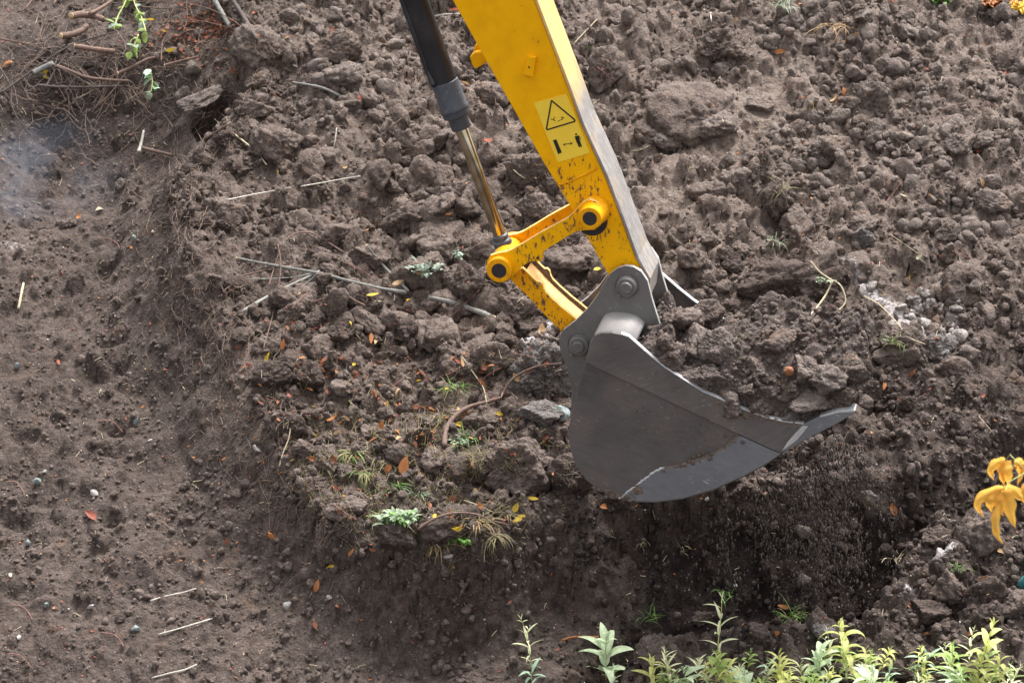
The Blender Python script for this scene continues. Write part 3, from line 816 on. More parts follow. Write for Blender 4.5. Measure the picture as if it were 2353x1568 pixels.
# the shell: outer curve from the rolled top round the back to the cutting lip
shell_raw = [(700, 462), (650, 420), (600, 402), (540, 392), (480, 392), (432, 408), (402, 460), (370, 600), (330, 760), (285, 900), (262, 1030), (272, 1150), (315, 1260), (378, 1350), (440, 1400), (505, 1432), (590, 1465), (700, 1490), (830, 1494),
             (1000, 1472), (1200, 1415), (1400, 1325), (1530, 1255), (1640, 1180), (1760, 1105), (1900, 1020)]
def shellmesh():
    pts = [P(*z3(*p), B0 + 0.014) for p in shell_raw]
    pts = smooth_path(pts, 4)
    nrm = []
    for i in range(len(pts)):
        t = (pts[min(i + 1, len(pts) - 1)] - pts[max(i - 1, 0)]).normalized()
        nrm.append(t.cross(WV).normalized())
    # make them point inward (to the bucket's middle)
    c = P(*z3(900, 1000), B0)
    if (c - pts[len(pts) // 2]).dot(nrm[len(pts) // 2]) < 0: nrm = [-q for q in nrm]
    bm = bmesh.new(); W = B1 - B0 - 0.028
    A = [bm.verts.new(p + nrm[i] * 0.003) for i, p in enumerate(pts)]; Bv = [bm.verts.new(p + nrm[i] * 0.003 + WV * W) for i, p in enumerate(pts)]
    C = [bm.verts.new(p + nrm[i] * 0.019) for i, p in enumerate(pts)]; D = [bm.verts.new(p + nrm[i] * 0.019 + WV * W) for i, p in enumerate(pts)]
    for i in range(len(pts) - 1):
        bm.faces.new((A[i], A[i + 1], Bv[i + 1], Bv[i])); bm.faces.new((C[i], D[i], D[i + 1], C[i + 1]))
        bm.faces.new((A[i], C[i], C[i + 1], A[i + 1])); bm.faces.new((Bv[i], Bv[i + 1], D[i + 1], D[i]))
    for i in (0, len(pts) - 1): bm.faces.new((A[i], Bv[i], D[i], C[i]))
    return bm_mesh('bucket', bm, True)
BK = link('bucket', shellmesh(), M['tube'], ARM)
BK['label'] = 'grey steel digging bucket with bright worn edge'
near_side = prism('side_plate', side_uv, B0, B0 + 0.014, M['bucket'], BK, 0.003)
far_side = prism('side_plate', side_uv, B0, B0 + 0.014, M['bucket'], BK, 0.003)
far_side.location = WV * (B1 - B0 - 0.014)
# upper reinforcing strip of the side (its lower edge is the long crease)
up_raw = [(372, 592), (402, 462), (432, 416), (472, 402), (540, 399), (598, 411), (646, 431), (696, 477), (776, 547), (876, 627), (996, 707), (1126, 787), (1228, 829), (1388, 899), (1538, 951), (1650, 977), (1775, 992), (1752, 1098), (1640, 1172), (1578, 1152), (1300, 1025), (1000, 885), (700, 745)]
prism('upper_side_strip', [z3(*p) for p in up_raw], B0 - 0.007, B0 - 0.0005, M['bucket_up'], BK, 0.0022)
# lower wear plate, polished blue-grey, with its ragged weld
wp_raw = [(592, 1458), (640, 1425), (720, 1365), (800, 1305), (850, 1276), (930, 1264), (1010, 1244), (1110, 1212), (1200, 1176), (1290, 1125), (1362, 1062), (1440, 1098), (1570, 1158), (1628, 1180), (1528, 1247), (1398, 1318), (1198, 1407), (1000, 1465), (830, 1487), (700, 1483)]
wpl = prism('wear_plate', [z3(*p) for p in wp_raw], B0 - 0.006, B0 - 0.0005, M['wear'], BK, 0.0022)
def rib(name, raw, wd, r, m, parent, jit=0.45):
    ps = smooth_path([P(*z3(*p), wd) for p in raw], 9)
    ps = [p + Vector((random.uniform(-1, 1), 0, random.uniform(-1, 1))) * r * 0.35 for p in ps]
    return link(name, tubes_mesh(name, [tube_geo(ps, [r * random.uniform(0.55, 1.15) for _ in ps], 7, True, 0.2)]), m, parent)
rib('weld_bead', [(590, 1466), (640, 1427), (720, 1367), (800, 1307), (850, 1276), (880, 1268)], B0 - 0.003, 0.0055, M['bright'], BK)
rib('weld_bead', [(880, 1268), (950, 1258), (1010, 1242), (1110, 1210), (1200, 1174), (1290, 1124), (1362, 1060)], B0 - 0.003, 0.0058, M['mud'], BK)
# bright scoured edge along the opening, both sides
edge_raw = [(600, 404), (650, 422), (700, 466), (780, 536), (880, 616), (1000, 696), (1130, 776), (1230, 818), (1390, 888), (1540, 941), (1650, 966), (1780, 981)]
def edgebar(off_w):
    up = [z3(*p) for p in edge_raw]
    return prism('scoured_edge', up + [(u - 0.6, v + 3.2) for u, v in up][::-1], B0 - 0.0085, B0 + 0.015, M['bright'], BK, 0.001)
edgebar(0)
e2 = edgebar(0); e2.location = WV * (B1 - B0 - 0.014)
# cutting lip: a wedge the full width of the bucket, near corner bent up
lip_raw = [(1640, 1178), (1690, 1085), (1760, 1000), (1790, 982), (1880, 937), (2000, 906), (2098, 899), (2108, 908), (2090, 925), (2010, 975), (1880, 1042), (1760, 1105)]
prism('cutting_lip', [z3(*p) for p in lip_raw], B0 - 0.010, B0 + 0.05, M['wear'], BK, 0.003)
prism('lip_blade', [z3(*p) for p in [(1750, 1100), (1850, 1035), (1930, 990), (1960, 966), (1920, 972), (1850, 1005), (1740, 1075)]], B0 + 0.05, B1, M['wear'], BK, 0.003)
prism('lip_edge', [z3(*p) for p in [(1880, 934), (2000, 902), (2100, 895), (2109, 903), (2096, 911), (2000, 916), (1884, 945)]], B0 - 0.0125, B0 + 0.052, M['bright'], BK, 0.001)
prism('lip_weld', [z3(*p) for p in [(1636, 1160), (1672, 1105), (1720, 1050), (1772, 1000), (1806, 1004), (1770, 1050), (1730, 1095), (1672, 1140)]], B0 - 0.0145, B0 - 0.0095, M['bright'], BK, 0.002)

# --- bracket plates that carry the two pins
ear = [(1284, 783), (1286, 800), (1301, 843), (1311, 880), (1313, 905), (1311, 945), (1345, 950), (1400, 900), (1450, 840), (1476, 800), (1490, 782), (1512, 768), (1516, 746), (1506, 715), (1498, 689), (1487, 645), (1472, 623), (1455, 613),
       (1437, 610), (1418, 616), (1402, 628), (1388, 650), (1376, 673), (1350, 708), (1322, 736), (1293, 758), (1286, 770)]
E0 = -0.140
e_near = prism('pin_bracket', ear, E0, E0 + 0.022, M['ear'], BK, 0.002, M['scuffed'])
e_far = prism('pin_bracket', ear, E0, E0 + 0.022, M['ear'], BK, 0.002, M['scuffed'])
e_far.location = WV * 0.26
def pinset(u, v, lu, lv):
    disc_rings('pin_collar', u, v, [(E0 - 0.028, 20), (E0 - 0.025, 22.5), (E0, 23.5), (E0, 28)], M['ear'], BK, E0 - 0.04)
    disc_rings('bucket_pin', u, v, [(E0 - 0.045, 12), (E0 - 0.042, 14), (0.16, 14)], M['pin'], BK, E0 - 0.045)
    disc_rings('locking_bolt', lu, lv, [(E0 - 0.03, 3.5), (E0 - 0.028, 4.5), (E0, 4.5)], M['pin'], BK, E0 - 0.03, 14)
pinset(1436.4, 663.6, 1421, 680)
pinset(1326.8, 799, 1312, 816)
def caked(name, n, fn, m, seed, r0=0.0012, r1=0.0075):
    r_ = random.Random(seed); lst = []
    for k in range(n):
        x, y, wd = fn(r_); c = P(*z3(x, y), wd); r = r0 * (r1 / r0) ** (r_.random() ** 1.8)
        bm = bmesh.new(); bmesh.ops.create_icosphere(bm, subdivisions=2, radius=1.0)
        V_ = []
        for v_ in bm.verts:
            q = v_.co * r_.uniform(0.7, 1.2)
            V_.append(c + UV_ * (q.x * r * 1.5) + Vector((0, 0, 1)) * (q.z * r * 1.1) + WV * (q.y * r * 0.35))
        F_ = [[v_.index for v_ in f.verts] for f in bm.faces]; bm.free(); lst.append((V_, F_))
    o = link(name, tubes_mesh(name, lst), m, BK); o['kind'] = 'stuff'; return o
def along(poly, spread):
    def f(r_):
        t = r_.random() * (len(poly) - 1); i = int(t); t -= i
        return (poly[i][0] + (poly[i + 1][0] - poly[i][0]) * t + r_.gauss(0, spread), poly[i][1] + (poly[i + 1][1] - poly[i][1]) * t + r_.gauss(0, spread), B0 - 0.007)
    return f
caked('caked_mud', 150, along([(1230, 850), (1330, 905), (1500, 955), (1700, 1000), (1800, 1030)], 12), M['mud'], 5)
caked('caked_mud', 60, along([(860, 1275), (1000, 1235), (1120, 1200), (1300, 1110), (1400, 1050)], 26), M['mud'], 6)
caked('caked_mud', 90, along([(440, 1395), (560, 1445), (700, 1470)], 12), M['mud'], 7, 0.0015, 0.006)
caked('caked_mud', 120, along([(1700, 1110), (1800, 1050), (1900, 1000), (1960, 960)], 14), M['mud'], 8)
caked('caked_mud', 60, along([(700, 1390), (720, 1420)], 14), M['mud'], 9)
caked('caked_mud', 160, lambda r_: (r_.gauss(900, 260), r_.gauss(950, 160), B0 - 0.0008) if True else None, M['mud'], 10, 0.001, 0.0035)
# clod caught on the rim is a thing of its own (below)
# ------------------------------------------------------------------ earth: clods, heap in the bucket, crumbs
def ico(sub):
    bm = bmesh.new(); bmesh.ops.create_icosphere(bm, subdivisions=sub, radius=1.0)
    V_ = np.array([v.co[:] for v in bm.verts]); F_ = np.array([[v.index for v in f.verts] for f in bm.faces]); bm.free()
    return V_, F_
ICO = {k: ico(k) for k in (2, 3, 4, 5, 6)}
def lump(sub, seed, rgh=0.10, facets=13, hard=12.0):
    r_ = np.random.default_rng(seed)
    V_, F_ = ICO[sub]
    N_ = r_.normal(size=(facets, 3)); N_ /= np.linalg.norm(N_, axis=1)[:, None]
    d = r_.uniform(0.62, 1.0, facets)
    q = np.maximum(V_ @ N_.T, 1e-3) / d[None]
    r = (q ** hard).sum(1) ** (-1.0 / hard)
    r = np.minimum(r, 1.25)
    o = Vector((seed * 3.7, seed * 1.3, 0))
    if sub >= 3:
        nn = np.array([mnoise.fractal(Vector(v) * 1.9 + o, 0.45, 2.1, 8 if sub >= 5 else 5) for v in V_])
        n2 = np.array([mnoise.voronoi(Vector(v) * 3.6 + o)[0][0] for v in V_])
        n3 = np.array([mnoise.voronoi(Vector(v) * 9.0 + o)[0][0] for v in V_]) if sub >= 4 else 0
        r = r + rgh * nn * 1.15 - rgh * 1.1 * (n2 - 0.35) - rgh * 0.55 * (n3 - 0.3 * (sub >= 4))
    else:
        r = r * r_.uniform(0.8, 1.2, len(V_))
    return V_ * r[:, None], F_
def lump_mesh(name, sub, seed, sc=(1, 1, 0.8), rgh=0.10, facets=12, hard=20.0):
    V_, F_ = lump(sub, seed, rgh, facets, hard)
    return mesh_np(name, V_ * np.array(sc), F_, True)
BIG = [lump_mesh('earth_clod', 6 if k < 2 else 5, 100 + k, (1, 0.9, 0.75), 0.12, 9 + k % 3) for k in range(6)]
MID = [lump_mesh('earth_clod', 5, 200 + k, (1, 0.85 + 0.1 * (k % 2), 0.7 + 0.1 * (k % 3)), 0.125, 8 + k % 5) for k in range(14)]
STN = [lump_mesh('stone', 3, 300 + k, (1, 0.85, 0.7), 0.05, 15, 40) for k in range(6)]
for me_ in STN: me_.polygons.foreach_set('use_smooth', np.zeros(len(me_.polygons), bool))
_mm = {}
def with_mat(me, m):
    k = (me.name, m.name)
    if k not in _mm:
        c = me.copy(); c.materials.clear(); c.materials.append(m); _mm[k] = c
    return _mm[k]
def place(name, me, m, pos, scale, rot, label, cat, group=None):
    o = bpy.data.objects.new(name, with_mat(me, m)); COL.objects.link(o)
    o.location = pos; o.scale = scale; o.rotation_euler = rot
    tag(o, label, cat, group); WLOC[o.name] = Vector(pos)
    return o

M['heap'] = soil_mat('bucket_load_soil', (0.16, 0.13, 0.117), (0.108, 0.085, 0.076), (0.055, 0.042, 0.037), bump=1.2)
# heap of soil lying in the bucket
edgeP = smooth_path([P(*z3(*p), B0) for p in [(640, 430)] + edge_raw[2:] + [(1880, 950), (2000, 915), (2075, 908)]], 8)
nE = len(edgeP); na, nb_ = 190, 130
ua = np.linspace(0, 1, na); ub = np.linspace(0, 1, nb_)
ep = np.array([list(p) for p in edgeP])
ea = np.stack([np.interp(ua * (nE - 1), np.arange(nE), ep[:, k]) for k in range(3)], -1)
A_, B_ = np.meshgrid(ua, ub, indexing='ij')
HP = ea[:, None, :] + np.array(WV)[None, None] * (0.012 + B_[..., None] * (B1 - B0 - 0.03))
arch = np.sin(np.pi * np.clip(B_, 0, 1)) ** 0.6
bul = arch * (0.02 + 0.25 * sst(0.26, 0.62, A_) * (1 - 0.6 * sst(0.86, 1.0, A_)))
bul -= 0.16 * sst(0.14, 0.02, A_) + 0.17 * sst(0.42, 0.22, A_) * sst(0.6, 0.95, B_)
lx = A_ * 1.05; ly = B_ * 0.75
bul += (0.022 * fbm(lx, ly, 5.0, 4, 0.6, 44.0) + 0.010 * fbm(lx, ly, 26, 3, 0.6, 50.0)) * (0.3 + 0.7 * arch)
rg2 = np.random.default_rng(77)
for k in range(520):
    r = 0.010 * (5.5 ** (rg2.random() ** 1.8)); cx, cy = rg2.uniform(0, 1.05), rg2.uniform(0, 0.75)
    x = (lx - cx) / r; y = (ly - cy) / r
    z = 0.85 + rg2.normal(0, .25) * x + rg2.normal(0, .25) * y
    a0 = rg2.random() * 6
    for q in range(6):
        a = a0 + 1.047 * (q + 0.5 * rg2.random()); z = np.minimum(z, rg2.uniform(1.2, 3) * (1 - (x * math.cos(a) + y * math.sin(a))))
    c0 = bul[min(int(cx / 1.05 * na), na - 1), min(int(cy / 0.75 * nb_), nb_ - 1)]
    bul = np.where(z > 0.02, np.maximum(bul, 0.5 * bul + 0.5 * c0 + r * rg2.uniform(0.5, 1.0) * z), bul)
bul = np.where((B_ < 0.02) | (B_ > 0.98), np.minimum(bul, -0.012), bul)
bul -= 0.05 * sst(0.985, 1.0, A_)
HP = HP + np.array([0, 0, 1.0])[None, None] * bul[..., None] + np.array(UV_)[None, None] * (0.25 * bul[..., None])
ii = np.arange(na * nb_).reshape(na, nb_)
HF = np.stack([ii[:-1, :-1], ii[1:, :-1], ii[1:, 1:], ii[:-1, 1:]], -1).reshape(-1, 4)
# underside closes the heap
HPf = HP.reshape(-1, 3)
bot = HPf + np.array([0, 0, -1.0]) * (0.012 + 0.14 * np.sin(np.pi * np.clip(A_ * 1.08, 0, 1)).reshape(-1, 1) ** 1.0) ; off_ = len(HPf)
HB = HF[:, ::-1] + off_
ring = list(ii[:, 0]) + list(ii[-1, 1:]) + list(ii[-2::-1, -1]) + list(ii[0, -2:0:-1])
RB = np.array([[ring[k], ring[(k + 1) % len(ring)], ring[(k + 1) % len(ring)] + off_, ring[k] + off_] for k in range(len(ring))])
bot2 = bot.copy()
cen = HPf.mean(0); bot2 = cen + (bot2 - cen) * np.array([0.93, 0.9, 1.0])
hm = mesh_np('bucket_soil', np.vstack([HPf, bot2]), np.vstack([HF, HB, RB]))
heap = link('bucket_soil', hm, M['heap'])
tag(heap, 'heap of dark crumbly soil filling the grey bucket', 'soil', kind='stuff')
from mathutils.bvhtree import BVHTree
heap_bvh = BVHTree.FromPolygons([tuple(p) for p in np.vstack([HPf, bot2])], np.vstack([HF, HB, RB]).tolist())
def hp(u, v):
    r_ = heap_bvh.ray_cast(CAM, ray(u, v))
    return r_[0]

def zone(u, v):
    if v > 1380 and u > 1400 or (u > 2050 and v > 1080): return 'on the near rim below the pit'
    if u > 1560 and v < 620: return 'on the broad heap right of the arm'
    if u > 1560: return 'on the slope beside and beyond the bucket'
    if u > 620 and v < 560: return 'on the heap behind the black cylinder'
    if u > 560 and v < 1260: return 'on the mound left of the bucket'
    return 'on the fine soil of the trench at left'

# clods one can point at: u, v, half width, half height, material, label
CL = [
 (1196, 1072, 78, 62, 'clod', 'largest blocky brown clod, directly left of the bucket bottom'),
 (1246, 848, 70, 70, 'clod_pale', 'big rounded grey-brown clod touching the bucket behind its lower pin'),
 (1310, 1095, 52, 48, 'clod_dark', 'dark clod wedged between the largest block and the bucket heel'),
 (1090, 1078, 46, 40, 'clod_dark', 'dark square clod left of the largest block'),
 (1212, 396, 46, 46, 'clod', 'brown block with a deep shadow below, left of the sticker on the arm'),
 (1085, 468, 70, 62, 'clod', 'wide flat brown boulder of earth behind the cylinder rod'),
 (1022, 562, 56, 46, 'clod', 'rounded dark clod left of the rod eye'),
 (935, 506, 50, 36, 'clod', 'lumpy brown clod in the middle left of the rod'),
 (1085, 650, 40, 46, 'clod_dark', 'upright dark clod left of the lever end boss'),
 (1160, 652, 52, 44, 'clod', 'brown clod just below the lever end boss'),
 (1180, 712, 50, 42, 'clod', 'brown clod under the yellow bucket link'),
 (1330, 600, 58, 40, 'clod', 'clod seen through the gap between arm and bucket link'),
 (1225, 480, 42, 34, 'clod', 'clod just above the tipping lever'),
 (1260, 420, 34, 36, 'clod_dark', 'dark clod half hidden by the edge of the arm'),
 (760, 545, 46, 36, 'clod', 'brown clod beneath the two white straws'),
 (850, 590, 40, 32, 'clod', 'clod between the white straws and the grey branch'),
 (672, 690, 44, 36, 'clod', 'pale round clod under the forked grey branch'),
 (700, 870, 34, 34, 'clod_dark', 'nearly black clod in the litter left of centre'),
 (1245, 950, 46, 30, 'clod_pale', 'pale stone-grey clod above the largest block'),
 (1000, 1060, 38, 30, 'clod', 'smooth brown clod beside the orange upright leaf'),
 (965, 1010, 26, 36, 'clod_dark', 'small upright clod left of the orange upright leaf'),
 (1040, 1210, 60, 42, 'clod_dark', 'dark clod overhanging the pit edge under the dry grass'),
 (930, 1225, 52, 36, 'clod_dark', 'dark clod under the pale green weed at the pit edge'),
 (1765, 655, 90, 56, 'clod_dark', 'large tilted dark slab of earth beyond the bucket'),
 (1880, 660, 52, 46, 'clod_dark', 'dark clod beside the pale curved root'),
 (1820, 712, 34, 34, 'clod_dark', 'small square clod below the tilted slab'),
 (1600, 270, 88, 60, 'clod', 'broad brown hump right of the grey arm edge near the sticker'),
 (1560, 320, 58, 32, 'clod', 'flattened clod over the long crevice right of the arm'),
 (1655, 110, 62, 52, 'clod', 'big round clod near the top right of the arm'),
 (1390, 165, 44, 46, 'clod', 'clod right beside the upper arm edge'),
 (1645, 290, 40, 30, 'clod_dry', 'pale topped stone-like clod right of the crevice'),
 (1905, 345, 52, 40, 'clod', 'dark sided clod right of the sandy streak'),
 (1790, 475, 46, 40, 'clod_dark', 'root covered sod with hair roots hanging below'),
 (2215, 660, 48, 40, 'clod', 'upper clod of the crusted patch at right'),
 (2080, 800, 62, 44, 'clod', 'clod below the lime crusted ridge'),
 (2150, 805, 50, 34, 'clod_pale', 'pale clod at the foot of the lime crusted ridge'),
 (1975, 545, 28, 22, 'clod_pale', 'small whitish stone on top of the right slope'),
 (2260, 1220, 56, 56, 'clod', 'big round clod beneath the blurred yellow leaves'),
 (2185, 1360, 60, 52, 'clod', 'round brown clod in the middle of the near right rim'),
 (2140, 1405, 44, 32, 'clod_dark', 'low dark clod in front of the round rim clod'),
 (1500, 1505, 44, 44, 'clod', 'rough clod on the near rim among the weeds'),
 (1620, 1420, 26, 20, 'clod_dark', 'small brown clod at the pit edge behind the tall pale weed'),
 (1890, 1450, 24, 24, 'clod_pale', 'pale broken stone behind the weeds on the near rim'),
 (2340, 1390, 40, 34, 'clod', 'clod cut by the right picture edge below the teal bottle'),
 (640, 330, 50, 40, 'clod', 'clod right of the dark hole at upper left'),
 (600, 110, 60, 50, 'clod', 'crumbly hump below the orange litter at upper left'),
 (780, 110, 44, 36, 'clod', 'clod near the top left of the cylinder'),
 (1130, 830, 40, 36, 'clod', 'clod on the mound behind the reddish twig'),
 (1000, 780, 50, 36, 'clod', 'wide low clod in front of the long grey branch'),
]
clod_pos = {}
def put_clod(u, v, rx, ry, m, label, group=None, pool=None, on='g', sink=0.42):
    if on == 'h':
        p = hp(u, v + ry * 0.5)
        if p is None: return None
        p = Vector(p)
    else:
        p = gp(u, v + ry * 0.55)
    dep = (p - CAM).dot(FW)
    sx = rx / FPX * dep; sz = ry / FPX * dep
    if on == 'g': SPH.append((p.x, p.y + sx * 0.35, p.z + sz * (1 - sink) * 0.8, sz * 0.95))
    me = random.choice(pool or (BIG if rx > 48 else MID))
    a = random.uniform(0, 6.28)
    tl = random.uniform(-0.35, 0.35)
    s = (sx * 1.12, sx * random.uniform(0.85, 1.1), sz * 1.30)
    pos = p + Vector((0, sx * 0.35, sz * (1 - sink) * 0.8))
    o = place('earth_clod', me, M[m], pos, s, (tl, random.uniform(-0.3, 0.3), a if abs(rx - ry) < 14 else random.choice((0, math.pi)) + random.uniform(-0.3, 0.3)), label, 'clod', group)
    return o
for (u, v, rx, ry, m, lab) in CL:
    put_clod(u, v, rx, ry, m, lab)
slab = put_clod(466, 222, 66, 26, 'clod_dry', 'tilted earth slab roofing the dark hole at upper left', pool=[BIG[2]])
slab.rotation_euler = (0.15, -0.50, 0.15); slab.scale = (0.135, 0.11, 0.045); slab.location = gp(448, 268) + Vector((0.05, -0.04, 0.11))
# clods lying on the load in the bucket
HC = [(1674, 926, 34, 24, 'clod', 'clod hanging over the bright rim of the bucket'), (1600, 792, 46, 36, 'clod', 'largest clod at the back of the bucket load'),
      (1655, 800, 44, 34, 'clod', 'clod right of the largest one in the bucket load'), (1560, 742, 46, 34, 'clod_dark', 'dark clod next to the bracket plate in the bucket load'),
      (1540, 820, 28, 20, 'clod_dark', 'small clod at the back corner of the bucket mouth'), (1625, 870, 44, 26, 'clod', 'flat clod just inside the middle of the bucket rim'),
      (1855, 920, 46, 24, 'clod', 'clod against the cutting lip of the bucket'), (1900, 880, 44, 34, 'clod', 'rough clod above the lip of the bucket'),
      (1850, 850, 30, 34, 'clod', 'upright clod on the right of the bucket load'), (1750, 925, 26, 18, 'clod_dark', 'small clod inside the rim left of the lip'),
      (1715, 895, 24, 18, 'clod', 'little clod in the middle of the load close to the rim'), (1822, 955, 26, 14, 'clod_pale', 'pale flat stone in the load beside the lip'),
      (1690, 700, 38, 34, 'clod', 'clod on the crest of the bucket load'), (1625, 725, 34, 30, 'clod_dark', 'dark clod on the left crest of the bucket load'),
      (1780, 790, 34, 26, 'clod_dark', 'dark clod in the middle of the bucket load'), (1930, 905, 30, 24, 'clod_dark', 'clod about to drop over the tip of the lip'),
      (1960, 850, 34, 28, 'clod_dark', 'dark clod on the far right corner of the load'), (1730, 840, 22, 18, 'clod', 'small brown clod in the middle of the load'),
      (1590, 690, 30, 24, 'clod_dark', 'clod beside the far side plate of the bucket')]
for (u, v, rx, ry, m, lab) in HC:
    put_clod(u, v, rx * 1.12, ry * 1.12, 'clod' if m == 'clod_dark' else 'clod_dry' if m == 'clod' else m, lab, 'clods in the bucket', on='h', sink=0.45)
for k in range(26):
    u, v = random.uniform(1520, 1960), random.uniform(700, 960)
    r = random.uniform(9, 20)
    put_clod(u, v, r, r * 0.8, random.choice(['clod', 'clod_dark', 'clod_dark']), 'small crumb of earth among the clods of the bucket load', 'small lumps in the bucket load', pool=MID, on='h', sink=0.6)
# loose clods scattered over the heaps
def accept(u, v):
    if u < 330 and v < 600: return 0.1
    ins = sdist(POLY_M, np.array([float(u)]), np.array([float(v)]))[0]
    if ins > 20:
        p = 1.0
        if sdist([(1250, 620), (1560, 330), (1750, 120), (1880, 130), (1860, 220), (1640, 400), (1400, 640)], np.array([float(u)]), np.array([float(v)]))[0] > 0: p = 0.25
        if u > 1980: p = 1.0
        return p
    if sdist(POLY_R, np.array([float(u)]), np.array([float(v)]))[0] > 10: return 0.8
    return 0.10
n_ = 0
while n_ < 215:
    u, v = random.uniform(-20, 2372), random.uniform(-20, 1560)
    if 1500 < u < 2060 and 1150 < v < 1400: continue
    if random.random() > accept(u, v): continue
    r = 15 * (3.0 ** (random.random() ** 1.6))
    if u < 420 or (v > 1250 and u < 1400): r = random.uniform(9, 18)
    big = 'large' if r > 28 else 'small'
    mm = random.choice(['clod', 'clod', 'clod_dark']) if not (u > 1300 and v > 900) else 'clod_dark'
    if v < 480 and u > 600: mm = 'clod_dry'
    z_ = zone(u, v)
    put_clod(u, v, r, r * random.uniform(0.6, 0.85), mm, ('fist-sized' if r > 24 else 'egg-sized') + ' loose brown clod ' + z_,
             ('fist-sized' if r > 24 else 'egg-sized') + ' clods ' + z_, sink=0.5)
    n_ += 1

# crumbs: far too many to count
def crumbs(name, protos, pos, size, nrm, flat=0.75):
    n = len(pos); k = len(protos)
    which = RNG.integers(0, k, n)
    q = RNG.normal(size=(n, 4)); q /= np.linalg.norm(q, axis=1)[:, None]
    a, b, c, d = q.T
    Rm = np.stack([1 - 2 * (c * c + d * d), 2 * (b * c - a * d), 2 * (b * d + a * c), 2 * (b * c + a * d), 1 - 2 * (b * b + d * d), 2 * (c * d - a * b),
                   2 * (b * d - a * c), 2 * (c * d + a * b), 1 - 2 * (b * b + c * c)], -1).reshape(n, 3, 3)
    Vs, Fs, o = [], [], 0
    for j in range(k):
        V_, F_ = protos[j]; s = np.nonzero(which == j)[0]
        if len(s) == 0: continue
        W_ = np.einsum('nij,vj->nvi', Rm[s], V_) * size[s][:, None, None] + pos[s][:, None, :]
        Vs.append(W_.reshape(-1, 3)); Fs.append((F_[None] + (np.arange(len(s)) * len(V_))[:, None, None]).reshape(-1, 3) + o)
        o += len(s) * len(V_)
    return mesh_np(name, np.vstack(Vs), np.vstack(Fs))
SM = [lump(2, 400 + k, facets=9) for k in range(10)]
SM3 = [lump(3, 430 + k, 0.10, facets=9) for k in range(8)]
def scatter_uv(n, fn, lo=(-60, -60), hi=(2412, 1620)):
    us, vs = [], []
    while len(us) < n:
        u = RNG.uniform(lo[0], hi[0], n); v = RNG.uniform(lo[1], hi[1], n)
        k = RNG.random(n) < fn(u, v)
        us += list(u[k]); vs += list(v[k])
    return np.array(us[:n]), np.array(vs[:n])
def dfun(u, v):
    m1 = sdist(POLY_M, u, v) > 0; m2 = sdist(POLY_R, u, v) > 0
    sb = sdist([(1250, 620), (1560, 330), (1750, 120), (1880, 130), (1860, 220), (1640, 400), (1400, 640)], u, v) > 0
    cl = 0.5 + 0.9 * fbm(u, v, 1 / 190.0, 3, 0.6, 60.0)
    return np.clip(np.where(m1 | m2, np.where(sb, 0.35, 1.0), 0.62) * cl * 1.3, 0.03, 1)
u, v = scatter_uv(15000, dfun); p, t, D_ = hits(u, v)
size = 0.0035 * (3.2 ** (RNG.random(len(u)) ** 1.5))
p[:, 2] += size * 0.3
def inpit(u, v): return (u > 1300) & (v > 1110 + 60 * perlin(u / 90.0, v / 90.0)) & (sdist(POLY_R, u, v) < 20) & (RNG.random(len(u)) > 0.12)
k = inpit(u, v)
c2 = link('pit_crumbs', crumbs('pit_crumbs', SM, p[k], size[k], None), M['clod_wet_shade'])
tag(c2, 'moist crumbs clinging to the walls of the pit, blackened with painted shade', 'soil', kind='stuff')
p = p[~k]; size = size[~k]
cr = link('soil_crumbs', crumbs('soil_crumbs', SM, p, size, None), M['clod'])
tag(cr, 'fine loose crumbs of brown earth strewn over heap and trench', 'soil', kind='stuff')
u, v = scatter_uv(3300, lambda a, b: dfun(a, b) ** 1.6 * np.where(a < 420, 0.3, 1)); p, t, D_ = hits(u, v)
size = 0.010 * (2.4 ** (RNG.random(len(u)) ** 1.8)); p[:, 2] += size * 0.35
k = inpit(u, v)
c2 = link('pit_lumps', crumbs('pit_lumps', SM3, p[k], size[k], None), M['clod_wet_shade'])
tag(c2, 'moist lumps stuck in the walls of the pit, darkened with painted shade', 'soil', kind='stuff')
p = p[~k]; size = size[~k]
cr = link('loose_lumps', crumbs('loose_lumps', SM3, p, size, None), M['clod'])
tag(cr, 'walnut-sized lumps of brown earth covering the heap', 'soil', kind='stuff')
u, v = scatter_uv(1500, lambda a, b: 0.5 + 0 * a, (1440, 680), (2000, 985))
pp = [hp(a, b) for a, b in zip(u, v)]; pp = np.array([list(q) for q in pp if q is not None])
size = 0.004 * (3.5 ** (RNG.random(len(pp)) ** 1.6)); pp[:, 2] += size * 0.3
cr = link('bucket_crumbs', crumbs('bucket_crumbs', SM, pp, size, None), M['clod'])
tag(cr, 'fine crumbs on the soil in the bucket', 'soil', kind='stuff')

